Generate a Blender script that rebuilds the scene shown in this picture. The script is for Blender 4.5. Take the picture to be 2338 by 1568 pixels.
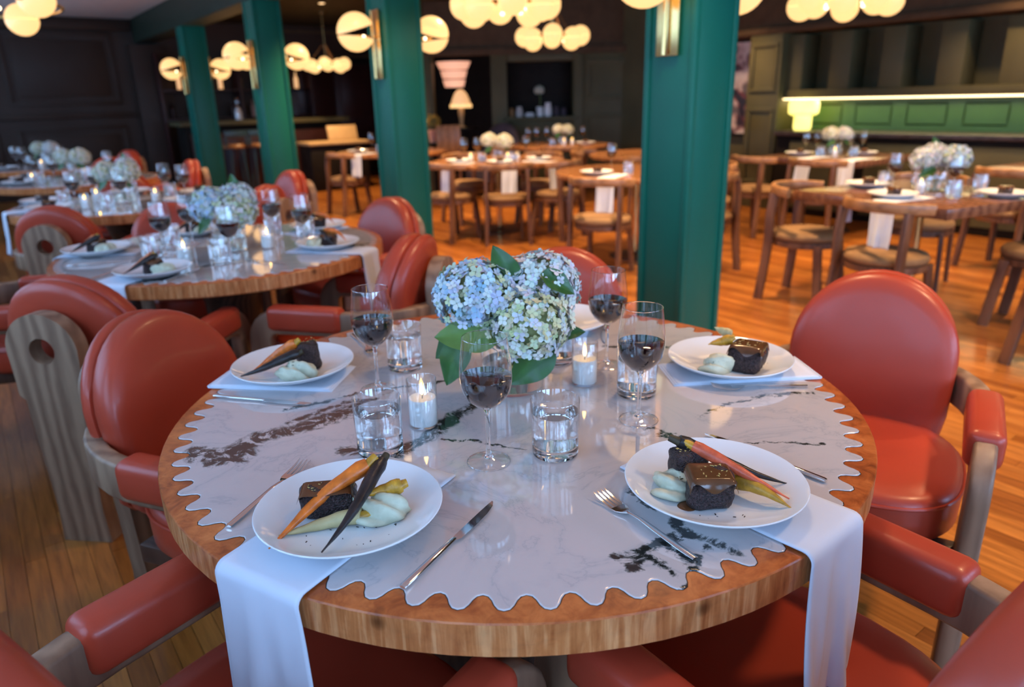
import bpy, bmesh, math, random
from mathutils import Vector, Matrix, Euler
random.seed(11)
PI = math.pi
R = math.radians
for o in list(bpy.data.objects):
    bpy.data.objects.remove(o)
SC = bpy.context.scene
COL = SC.collection

# ------------------------------------------------------------------ camera
PHI = R(36.353)            # the room's long axis against the viewing direction
PITCH, ROLL, FPX = 0.327945, -0.024651, 1635.157
cP, sP = math.cos(PHI), math.sin(PHI)
def rv(x, y):              # viewer-aligned ground coordinates -> room coordinates (X across, Y along the window wall)
    return (x * cP + y * sP, -x * sP + y * cP)
def rdir(deg):             # angle in viewer-aligned frame -> room angle (radians)
    return R(deg) - PHI
cam = bpy.data.cameras.new('camera')
cam.sensor_width = 36.0
cam.lens = FPX / 2338 * 36.0
cam.clip_start, cam.clip_end = 0.02, 60
cam.dof.use_dof = True
cam.dof.focus_distance = 1.13
cam.dof.aperture_fstop = 3.1
cam_ob = bpy.data.objects.new('camera', cam)
COL.objects.link(cam_ob)
CAM = Vector((-0.83388, -1.12528, 1.34471))
def _w(v): return Vector((*rv(v[0], v[1]), v[2]))
_F = Vector((0, math.cos(PITCH), -math.sin(PITCH))); _R = Vector((1, 0, 0)); _U = _R.cross(_F)
_R2 = _R * math.cos(ROLL) + _U * math.sin(ROLL); _U2 = -_R * math.sin(ROLL) + _U * math.cos(ROLL)
AX, AU, AF = _w(_R2), _w(_U2), _w(_F)
M = Matrix((AX, AU, -AF)).transposed().to_4x4(); M.translation = CAM
cam_ob.matrix_world = M
SC.camera = cam_ob
def project(x, y, z):
    d = Vector((x, y, z)) - CAM; k = d.dot(AF)
    if k < .05: return None
    return (1169 + FPX * d.dot(AX) / k, 784 - FPX * d.dot(AU) / k, k)

# ------------------------------------------------------------------ world, exposure, daylight
SC.view_settings.view_transform = 'Standard'
SC.view_settings.look = 'None'
SC.view_settings.gamma = 1.0
SC.view_settings.use_curve_mapping = False
SC.view_settings.exposure = 0.43
SC.cycles.max_bounces = 8
SC.cycles.diffuse_bounces = 2
SC.cycles.glossy_bounces = 3
SC.cycles.transmission_bounces = 8
SC.cycles.transparent_max_bounces = 16
SC.cycles.sample_clamp_indirect = 6.0
SC.cycles.sample_clamp_direct = 0.0
SC.cycles.blur_glossy = 0.6
SC.cycles.use_denoising = True
SC.cycles.use_adaptive_sampling = True
SC.cycles.adaptive_threshold = 0.05
world = bpy.data.worlds.new('daylight'); SC.world = world
world.use_nodes = True
bg = world.node_tree.nodes['Background']
bg.inputs[0].default_value = (0.40, 0.63, 1.0, 1); bg.inputs[1].default_value = 1.2
WX = -1.80                 # inner face of the window wall
WIN0, WINSTEP, WINW = -4.2, 1.66, 1.40
WINZ0, WINZ1 = 0.92, 2.36
NWIN = 10
for i in range(NWIN):
    l = bpy.data.lights.new('window_daylight', 'AREA')
    l.shape = 'RECTANGLE'; l.size = WINZ1 - WINZ0; l.size_y = WINW
    l.energy = 27; l.color = (0.36, 0.60, 1.0)
    o = bpy.data.objects.new('window_daylight', l); COL.objects.link(o)
    o.location = (WX - .22, WIN0 + i * WINSTEP + WINW / 2, (WINZ0 + WINZ1) / 2)
    o.rotation_euler = (0, -PI / 2, 0)
FWX = [(-1.2, .1), (.5, 1.8), (2.4, 3.7), (4.3, 5.6)]      # windows in the wall behind the camera
for a_, b_ in FWX:
    l = bpy.data.lights.new('window_daylight', 'AREA')
    l.shape = 'RECTANGLE'; l.size = b_ - a_; l.size_y = WINZ1 - WINZ0
    l.energy = 82; l.color = (0.36, 0.60, 1.0)
    o = bpy.data.objects.new('window_daylight', l); COL.objects.link(o)
    o.location = ((a_ + b_) / 2, -4.5 - .22, (WINZ0 + WINZ1) / 2); o.rotation_euler = (PI / 2, 0, 0)

# ------------------------------------------------------------------ materials
MATS = {}
def new_mat(name):
    m = bpy.data.materials.new(name); m.use_nodes = True
    nt = m.node_tree; b = nt.nodes['Principled BSDF']
    MATS[name] = m
    return m, nt, b
def lk(nt, a, b): nt.links.new(a, b)
def nd(nt, t, **kw):
    n = nt.nodes.new(t)
    for k, v in kw.items(): setattr(n, k, v)
    return n
def coords(nt, kind='Object', scale=(1, 1, 1), rot=(0, 0, 0)):
    tc = nd(nt, 'ShaderNodeTexCoord'); mp = nd(nt, 'ShaderNodeMapping')
    mp.inputs['Scale'].default_value = scale; mp.inputs['Rotation'].default_value = rot
    lk(nt, tc.outputs[kind], mp.inputs['Vector'])
    return mp.outputs['Vector']
def noise(nt, vec, scale, detail=3, rough=.5, dist=0.0):
    n = nd(nt, 'ShaderNodeTexNoise')
    n.inputs['Scale'].default_value = scale; n.inputs['Detail'].default_value = detail
    n.inputs['Roughness'].default_value = rough; n.inputs['Distortion'].default_value = dist
    if vec is not None: lk(nt, vec, n.inputs['Vector'])
    return n
def ramp(nt, fac, stops):
    r = nd(nt, 'ShaderNodeValToRGB'); e = r.color_ramp.elements
    while len(e) < len(stops): e.new(.5)
    for k, (p, c) in enumerate(stops):
        e[k].position = p; e[k].color = (*c, 1)
    lk(nt, fac, r.inputs['Fac'])
    return r.outputs['Color']
def bump(nt, b, h, strength, dist=.002):
    n = nd(nt, 'ShaderNodeBump'); n.inputs['Strength'].default_value = strength; n.inputs['Distance'].default_value = dist
    lk(nt, h, n.inputs['Height']); lk(nt, n.outputs['Normal'], b.inputs['Normal'])
def plain(name, col, rough=.5, metal=0.0, var=.12, scale=8.0, spec=.5, bmp=0.0, bscale=60, coat=0.0, bdist=.002):
    m, nt, b = new_mat(name)
    v = coords(nt)
    n = noise(nt, v, scale, 3)
    lo = tuple(c * (1 - var) for c in col); hi = tuple(min(1, c * (1 + var)) for c in col)
    lk(nt, ramp(nt, n.outputs['Fac'], [(.3, lo), (.7, hi)]), b.inputs['Base Color'])
    b.inputs['Roughness'].default_value = rough; b.inputs['Metallic'].default_value = metal
    b.inputs['Specular IOR Level'].default_value = spec
    b.inputs['Coat Weight'].default_value = coat; b.inputs['Coat Roughness'].default_value = .08
    if bmp: bump(nt, b, noise(nt, v, bscale, 2).outputs['Fac'], bmp, bdist)
    return m
def emitter(name, col, strength, base=(.8, .7, .5)):
    m, nt, b = new_mat(name)
    b.inputs['Base Color'].default_value = (*base, 1)
    b.inputs['Emission Color'].default_value = (*col, 1); b.inputs['Emission Strength'].default_value = strength
    b.inputs['Roughness'].default_value = .35; m.cycles.emission_sampling = 'NONE'
    return m
def wood(name, dark, light, scale=(1, 1, 1), rough=.4, rings=9.0, coat=0.0, rnd=.0, dist=5.0):
    m, nt, b = new_mat(name)
    v = coords(nt, scale=scale)
    w = nd(nt, 'ShaderNodeTexWave'); w.bands_direction = 'X'
    w.inputs['Scale'].default_value = rings; w.inputs['Distortion'].default_value = dist
    w.inputs['Detail'].default_value = 3; w.inputs['Detail Scale'].default_value = 1.4
    lk(nt, v, w.inputs['Vector'])
    n = noise(nt, v, 14, 4, .6)
    mx = nd(nt, 'ShaderNodeMix'); mx.data_type = 'FLOAT'; mx.inputs[0].default_value = .5
    lk(nt, w.outputs['Fac'], mx.inputs[2]); lk(nt, n.outputs['Fac'], mx.inputs[3])
    c = ramp(nt, mx.outputs[0], [(.2, dark), (.75, light)])
    lk(nt, c, b.inputs['Base Color'])
    b.inputs['Roughness'].default_value = rough; b.inputs['Coat Weight'].default_value = coat; b.inputs['Coat Roughness'].default_value = .15
    bump(nt, b, n.outputs['Fac'], .06)
    return m
def thin_glass(name, tint=(1, 1, 1), rough=0.0, f0=.12):
    # a thin clear shell: mirror reflection by angle over a clear film
    m = bpy.data.materials.new(name); m.use_nodes = True; nt = m.node_tree
    nt.nodes.clear(); MATS[name] = m
    out = nd(nt, 'ShaderNodeOutputMaterial'); mix = nd(nt, 'ShaderNodeMixShader')
    tr = nd(nt, 'ShaderNodeBsdfTransparent'); gl = nd(nt, 'ShaderNodeBsdfGlossy'); lw = nd(nt, 'ShaderNodeLayerWeight')
    lw.inputs['Blend'].default_value = .5
    tr.inputs['Color'].default_value = (*tint, 1); gl.inputs['Roughness'].default_value = rough
    gl.inputs['Color'].default_value = (1, 1, 1, 1)
    pw = nd(nt, 'ShaderNodeMath', operation='POWER'); pw.inputs[1].default_value = 4.0; lk(nt, lw.outputs['Facing'], pw.inputs[0])
    mul = nd(nt, 'ShaderNodeMath', operation='MULTIPLY_ADD'); mul.inputs[1].default_value = .85; mul.inputs[2].default_value = f0; mul.use_clamp = True
    lk(nt, pw.outputs[0], mul.inputs[0]); lk(nt, mul.outputs[0], mix.inputs[0])
    lk(nt, tr.outputs[0], mix.inputs[1]); lk(nt, gl.outputs[0], mix.inputs[2]); lk(nt, mix.outputs[0], out.inputs[0])
    return m
def solid_glass(name, col=(1, 1, 1), ior=1.47):
    m, nt, b = new_mat(name)
    b.inputs['Base Color'].default_value = (*col, 1); b.inputs['Transmission Weight'].default_value = 1
    b.inputs['Roughness'].default_value = 0.0; b.inputs['IOR'].default_value = ior
    return m

plain('leather', (.47, .057, .026), rough=.36, var=.12, scale=3.0, bmp=.05, bscale=220, coat=.08, bdist=.001)
wood('walnut', (.21, .118, .072), (.38, .235, .145), scale=(3, 3, .6), rough=.45, rings=2.4, dist=7.0)
wood('walnut_dark', (.035, .016, .012), (.085, .042, .028), scale=(5, 5, .8), rough=.35, rings=3.0)
wood('cafe_wood', (.10, .040, .020), (.20, .090, .045), scale=(4, 4, .7), rough=.38, rings=3.0)
wood('cafe_rail', (.26, .115, .042), (.40, .19, .075), scale=(1, 6, 6), rough=.35, rings=3.0)
wood('dark_table', (.13, .05, .028), (.26, .115, .06), scale=(1.2, 8, 4), rough=.22, rings=3.0, coat=.3)
wood('orange_table', (.28, .11, .04), (.46, .20, .07), scale=(1.2, 8, 4), rough=.22, rings=3.0, coat=.3)
plain('tan_fabric', (.27, .145, .058), rough=.75, var=.1, scale=30, bmp=.15, bscale=300)
plain('brass', (.78, .52, .20), rough=.22, metal=1.0, var=.06)
plain('steel', (.78, .77, .76), rough=.09, metal=1.0, var=.03)
plain('porcelain', (.83, .84, .86), rough=.07, var=.02, spec=.5)
plain('linen', (.72, .76, .86), rough=.82, var=.04, scale=5, bmp=.35, bscale=11, bdist=.006)
plain('pillar_green', (.005, .135, .096), rough=.40, spec=.28, var=.08, scale=2)
plain('wall_green', (.046, .026, .018), rough=.5, spec=.35, var=.12, scale=2)
plain('moss_green', (.095, .085, .040), rough=.5, spec=.25, var=.15, scale=2)
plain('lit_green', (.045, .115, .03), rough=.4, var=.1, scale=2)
plain('beam_green', (.030, .042, .026), rough=.5, spec=.25, var=.1)
plain('soffit_brown', (.095, .060, .034), rough=.7, spec=.15, var=.15)
plain('ceiling_plaster', (.78, .62, .54), rough=.85, var=.05)
plain('dark_ceiling', (.055, .048, .028), rough=.7, spec=.15, var=.12)
plain('dark_red_paint', (.040, .010, .008), rough=.4, var=.2)
plain('near_black', (.013, .010, .008), rough=.6, spec=.15, var=.2)
plain('cream_leather', (.55, .36, .16), rough=.5, var=.08)
plain('plum_velvet', (.055, .042, .060), rough=.8, var=.15)
plain('wall_white', (.55, .53, .52), rough=.8, var=.05)
plain('wax', (.86, .85, .82), rough=.45, var=.03)
plain('wick', (.02, .015, .01), rough=.8)
plain('wine', (.0095, .0012, .0020), rough=.02, var=.05, spec=.5)
plain('carrot_orange', (.78, .165, .016), rough=.33, var=.35, scale=60, bmp=.25, bscale=200)
plain('carrot_purple', (.020, .014, .014), rough=.35, var=.6, scale=60, bmp=.3, bscale=200)
plain('carrot_coral', (.70, .12, .050), rough=.33, var=.3, scale=60, bmp=.25, bscale=200)
plain('carrot_yellow', (.55, .27, .025), rough=.35, var=.45, scale=50, bmp=.25, bscale=200)
plain('parsnip', (.50, .40, .19), rough=.4, var=.2, scale=40, bmp=.2, bscale=150)
plain('charred_stem', (.05, .035, .015), rough=.6, var=.5, scale=90)
plain('beef', (.040, .021, .022), rough=.34, var=.9, scale=260, bmp=1.0, bscale=420, bdist=.006)
plain('gravy', (.120, .045, .016), rough=.16, var=.18, scale=40)
plain('mash', (.60, .60, .44), rough=.5, var=.08, scale=60, bmp=.3, bscale=90, bdist=.003)
plain('herb', (.05, .05, .012), rough=.6, var=.5, scale=90)
plain('seed', (.62, .45, .14), rough=.5, var=.2)
plain('pepper', (.012, .012, .014), rough=.6)
plain('leaf', (.035, .115, .022), rough=.36, var=.3, scale=25, bmp=.3, bscale=70)
plain('leaf_light', (.13, .23, .045), rough=.42, var=.15, scale=25, bmp=.3, bscale=70)
plain('flower_green', (.36, .40, .16), rough=.7, var=.3, scale=60)
plain('stem_green', (.14, .22, .05), rough=.5)
plain('counter_stone', (.045, .034, .036), rough=.3, var=.5, scale=14)
plain('pink_shade', (.62, .34, .26), rough=.6, var=.1)
plain('navy_metal', (.020, .055, .085), rough=.3, var=.1)
emitter('lamp_globe', (1.0, .57, .22), 1.05, (.25, .2, .12))
emitter('lamp_bulb', (1.0, .80, .50), 4.0)
emitter('flame', (1.0, .58, .14), 9.0)
emitter('led_strip', (1.0, .72, .34), 3.2)
emitter('yellow_lamp', (1.0, .86, .16), 1.25)
emitter('pink_lamp', (1.0, .46, .30), .62)
emitter('amber_glow', (1.0, .50, .18), .62)
emitter('fill_lens', (1.0, .72, .42), 3.0)  # glowing face of the added ceiling fill lights
thin_glass('thin_glass')
thin_glass('pane', (.93, .96, .97))
solid_glass('thick_glass')
solid_glass('water', (1, 1, 1), 1.33)
solid_glass('vase_water', (.97, .93, .80), 1.33)

def petal_material():
    m, nt, b = new_mat('petals')
    a = nd(nt, 'ShaderNodeAttribute'); a.attribute_name = 'tint'
    n = noise(nt, coords(nt), 160, 2)
    mx = nd(nt, 'ShaderNodeMix'); mx.data_type = 'RGBA'; mx.blend_type = 'MULTIPLY'; mx.inputs[0].default_value = .25
    lk(nt, a.outputs['Color'], mx.inputs[6]); lk(nt, n.outputs['Color'], mx.inputs[7])
    lk(nt, mx.outputs[2], b.inputs['Base Color'])
    b.inputs['Roughness'].default_value = .6
    b.inputs['Subsurface Weight'].default_value = 0.0
    return m
petal_material()

def burl_material():
    m, nt, b = new_mat('burl')
    v = coords(nt)
    n1 = noise(nt, v, 5.5, 5, .62, 1.6); n2 = noise(nt, v, 26, 4, .6, 2.2)
    st = noise(nt, coords(nt, scale=(26, 26, 2.2)), 3.0, 4, .6, .6)
    mx = nd(nt, 'ShaderNodeMix'); mx.data_type = 'FLOAT'; mx.inputs[0].default_value = .38
    lk(nt, n1.outputs['Fac'], mx.inputs[2]); lk(nt, n2.outputs['Fac'], mx.inputs[3])
    # vertical edge shows streaked straight grain, the top swirling burl
    ge = nd(nt, 'ShaderNodeNewGeometry'); sp = nd(nt, 'ShaderNodeSeparateXYZ'); lk(nt, ge.outputs['True Normal'], sp.inputs[0])
    top = nd(nt, 'ShaderNodeMath', operation='GREATER_THAN'); top.inputs[1].default_value = .5; lk(nt, sp.outputs['Z'], top.inputs[0])
    c1 = ramp(nt, mx.outputs[0], [(.30, (.17, .034, .010)), (.44, (.42, .098, .022)), (.56, (.60, .165, .040)), (.74, (.78, .27, .078))])
    c2 = ramp(nt, st.outputs['Fac'], [(.30, (.28, .082, .026)), (.5, (.58, .225, .078)), (.68, (.92, .48, .21))])
    c2b = nd(nt, 'ShaderNodeMix'); c2b.data_type = 'RGBA'; c2b.inputs[0].default_value = .42
    lk(nt, c2, c2b.inputs[6]); lk(nt, c1, c2b.inputs[7])
    cm = nd(nt, 'ShaderNodeMix'); cm.data_type = 'RGBA'
    lk(nt, top.outputs[0], cm.inputs[0]); lk(nt, c2b.outputs[2], cm.inputs[6]); lk(nt, c1, cm.inputs[7])
    # dark knots
    vo = nd(nt, 'ShaderNodeTexVoronoi'); vo.inputs['Scale'].default_value = 7.5; lk(nt, v, vo.inputs['Vector'])
    kn = nd(nt, 'ShaderNodeMapRange'); kn.inputs['From Min'].default_value = .05; kn.inputs['From Max'].default_value = .12
    kn.inputs['To Min'].default_value = .25; kn.inputs['To Max'].default_value = 1
    lk(nt, vo.outputs['Distance'], kn.inputs['Value'])
    mk = nd(nt, 'ShaderNodeMix'); mk.data_type = 'RGBA'; mk.blend_type = 'MULTIPLY'; mk.inputs[0].default_value = 1
    lk(nt, cm.outputs[2], mk.inputs[6]); lk(nt, kn.outputs[0], mk.inputs[7])
    lk(nt, mk.outputs[2], b.inputs['Base Color'])
    b.inputs['Roughness'].default_value = .28; b.inputs['Specular IOR Level'].default_value = .35; b.inputs['Coat Weight'].default_value = .12; b.inputs['Coat Roughness'].default_value = .08
burl_material()

VEINS = [  # polyline in the slab's own coordinates, half width, strength
    ([(-.582, -.219), (-.529, -.222), (-.484, -.162), (-.412, -.117), (-.34, -.049), (-.319, -.016)], .036, 1.0),
    ([(-.555, -.245), (-.50, -.235)], .040, .9),
    ([(-.45, -.10), (-.36, -.01), (-.30, .02)], .012, .8),
    ([(-.491, -.029), (-.40, .0), (-.333, .056)], .010, .8),
    ([(-.312, -.225), (-.221, -.246), (-.151, -.152), (-.122, -.083), (-.053, .014)], .026, .95),
    ([(-.139, -.19), (.015, -.234)], .006, .7),
    ([(-.333, .056), (-.192, .085), (-.116, .133), (.02, .20)], .010, .6),
    ([(.251, -.165), (.304, -.223)], .014, .9),
    ([(.138, -.576), (.159, -.557), (.193, -.538), (.235, -.518)], .014, 1.0),
    ([(.169, -.567), (.153, -.591)], .012, 1.0),
    ([(.165, -.554), (.20, -.602)], .009, .9),
    ([(.231, -.478), (.211, -.447), (.174, -.387)], .008, .9),
    ([(.231, -.478), (.235, -.518), (.28, -.536), (.30, -.562)], .016, .8),
    ([(.202, -.553), (.225, -.584), (.262, -.556)], .010, .9),
    ([(.208, -.629), (.244, -.58)], .010, .9),
    ([(.356, -.111), (.516, -.022), (.619, -.017)], .010, .5),
    ([(.411, -.238), (.55, -.245)], .005, .6),
    ([(.10, .40), (.24, .32), (.40, .30)], .014, .6),
]
def marble_material():
    m, nt, b = new_mat('marble')
    tc = nd(nt, 'ShaderNodeTexCoord'); v = tc.outputs['Object']
    big = noise(nt, v, 9, 4, .6); fine = noise(nt, v, 42, 4, .65)
    def off(n, amp):
        s = nd(nt, 'ShaderNodeVectorMath', operation='SUBTRACT'); s.inputs[1].default_value = (.5, .5, .5)
        lk(nt, n.outputs['Color'], s.inputs[0])
        k = nd(nt, 'ShaderNodeVectorMath', operation='MULTIPLY'); k.inputs[1].default_value = (amp, amp, 0)
        lk(nt, s.outputs[0], k.inputs[0]); return k.outputs[0]
    a1 = nd(nt, 'ShaderNodeVectorMath', operation='ADD'); lk(nt, v, a1.inputs[0]); lk(nt, off(big, .055), a1.inputs[1])
    a2 = nd(nt, 'ShaderNodeVectorMath', operation='ADD'); lk(nt, a1.outputs[0], a2.inputs[0]); lk(nt, off(fine, .030), a2.inputs[1])
    fl = nd(nt, 'ShaderNodeVectorMath', operation='MULTIPLY'); fl.inputs[1].default_value = (1, 1, 0); lk(nt, a2.outputs[0], fl.inputs[0])
    P = fl.outputs[0]
    total = None
    for pts, hw, st in VEINS:
        for A, B in zip(pts[:-1], pts[1:]):
            ba = (B[0] - A[0], B[1] - A[1], 0); L2 = ba[0] ** 2 + ba[1] ** 2
            pa = nd(nt, 'ShaderNodeVectorMath', operation='SUBTRACT'); pa.inputs[1].default_value = (*A, 0); lk(nt, P, pa.inputs[0])
            dt = nd(nt, 'ShaderNodeVectorMath', operation='DOT_PRODUCT'); dt.inputs[1].default_value = tuple(c / L2 for c in ba); lk(nt, pa.outputs[0], dt.inputs[0])
            cl = nd(nt, 'ShaderNodeMath', operation='ADD'); cl.use_clamp = True; cl.inputs[1].default_value = 0; lk(nt, dt.outputs['Value'], cl.inputs[0])
            sc = nd(nt, 'ShaderNodeVectorMath', operation='SCALE'); sc.inputs[0].default_value = ba; lk(nt, cl.outputs[0], sc.inputs['Scale'])
            ds = nd(nt, 'ShaderNodeVectorMath', operation='DISTANCE'); lk(nt, pa.outputs[0], ds.inputs[0]); lk(nt, sc.outputs[0], ds.inputs[1])
            mr = nd(nt, 'ShaderNodeMapRange'); mr.inputs['From Min'].default_value = 0; mr.inputs['From Max'].default_value = hw
            mr.inputs['To Min'].default_value = st; mr.inputs['To Max'].default_value = 0
            lk(nt, ds.outputs['Value'], mr.inputs['Value'])
            if total is None: total = mr.outputs[0]
            else:
                mx = nd(nt, 'ShaderNodeMath', operation='MAXIMUM'); lk(nt, total, mx.inputs[0]); lk(nt, mr.outputs[0], mx.inputs[1]); total = mx.outputs[0]
    rag = noise(nt, v, 24, 6, .75, 1.4)
    r2 = nd(nt, 'ShaderNodeMapRange'); r2.inputs['From Min'].default_value = .40; r2.inputs['From Max'].default_value = .58
    r2.inputs['To Min'].default_value = .12; r2.inputs['To Max'].default_value = 1.9; lk(nt, rag.outputs['Fac'], r2.inputs['Value'])
    mm = nd(nt, 'ShaderNodeMath', operation='MULTIPLY'); mm.use_clamp = True; lk(nt, total, mm.inputs[0]); lk(nt, r2.outputs[0], mm.inputs[1])
    # faint general veining
    fv = noise(nt, v, 4.5, 6, .62, .8)
    ab = nd(nt, 'ShaderNodeMath', operation='SUBTRACT'); ab.inputs[1].default_value = .5; lk(nt, fv.outputs['Fac'], ab.inputs[0])
    aa = nd(nt, 'ShaderNodeMath', operation='ABSOLUTE'); lk(nt, ab.outputs[0], aa.inputs[0])
    base = ramp(nt, aa.outputs[0], [(0.0, (.50, .47, .48)), (.010, (.58, .53, .53)), (.06, (.62, .555, .545)), (.3, (.65, .565, .55))])
    veinc = ramp(nt, mm.outputs[0], [(.12, (1, 1, 1)), (.38, (.46, .50, .49)), (.62, (.085, .10, .10)), (1, (.022, .030, .030))])
    mul = nd(nt, 'ShaderNodeMix'); mul.data_type = 'RGBA'; mul.blend_type = 'MULTIPLY'; mul.inputs[0].default_value = 1
    lk(nt, base, mul.inputs[6]); lk(nt, veinc, mul.inputs[7]); lk(nt, mul.outputs[2], b.inputs['Base Color'])
    b.inputs['Roughness'].default_value = .05; b.inputs['Specular IOR Level'].default_value = 1.0
    b.inputs['Coat Weight'].default_value = .5; b.inputs['Coat Roughness'].default_value = .02
marble_material()

def plank_material():
    m, nt, b = new_mat('oak_planks')
    oi = nd(nt, 'ShaderNodeObjectInfo'); ge = nd(nt, 'ShaderNodeNewGeometry')
    ad = nd(nt, 'ShaderNodeMath', operation='ADD'); lk(nt, oi.outputs['Random'], ad.inputs[0]); lk(nt, ge.outputs['Random Per Island'], ad.inputs[1])
    fr = nd(nt, 'ShaderNodeMath', operation='FRACT'); lk(nt, ad.outputs[0], fr.inputs[0])
    mp = nd(nt, 'ShaderNodeMapping'); mp.inputs['Scale'].default_value = (30, 2.4, 1); lk(nt, ge.outputs['Position'], mp.inputs['Vector'])
    n = noise(nt, mp.outputs[0], 2.0, 4, .6, .4)
    c1 = ramp(nt, fr.outputs[0], [(0, (.26, .078, .014)), (.5, (.40, .135, .024)), (1, (.50, .190, .040))])
    c2 = ramp(nt, n.outputs['Fac'], [(.3, (.62, .58, .55)), (.65, (1.12, 1.1, 1.06))])
    mul = nd(nt, 'ShaderNodeMix'); mul.data_type = 'RGBA'; mul.blend_type = 'MULTIPLY'; mul.inputs[0].default_value = 1
    lk(nt, c1, mul.inputs[6]); lk(nt, c2, mul.inputs[7]); lk(nt, mul.outputs[2], b.inputs['Base Color'])
    b.inputs['Roughness'].default_value = .28; b.inputs['Specular IOR Level'].default_value = .4; b.inputs['Coat Weight'].default_value = .15; b.inputs['Coat Roughness'].default_value = .12
plank_material()

def art_material():
    m, nt, b = new_mat('collage')
    v = coords(nt)
    n = noise(nt, v, 3.2, 3, .55, .5); n2 = noise(nt, v, 5.0, 2, .5, .2)
    c = ramp(nt, n.outputs['Fac'], [(.36, (.02, .014, .018)), (.44, (.20, .05, .05)), (.50, (.62, .52, .50)), (.66, (.85, .76, .72))])
    c2 = ramp(nt, n2.outputs['Fac'], [(.40, (.05, .02, .03)), (.5, (1, .9, .9)), (.62, (1, 1, 1))])
    mx = nd(nt, 'ShaderNodeMix'); mx.data_type = 'RGBA'; mx.blend_type = 'MULTIPLY'; mx.inputs[0].default_value = .8
    lk(nt, c, mx.inputs[6]); lk(nt, c2, mx.inputs[7]); lk(nt, mx.outputs[2], b.inputs['Base Color'])
    b.inputs['Roughness'].default_value = .4
art_material()

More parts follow.
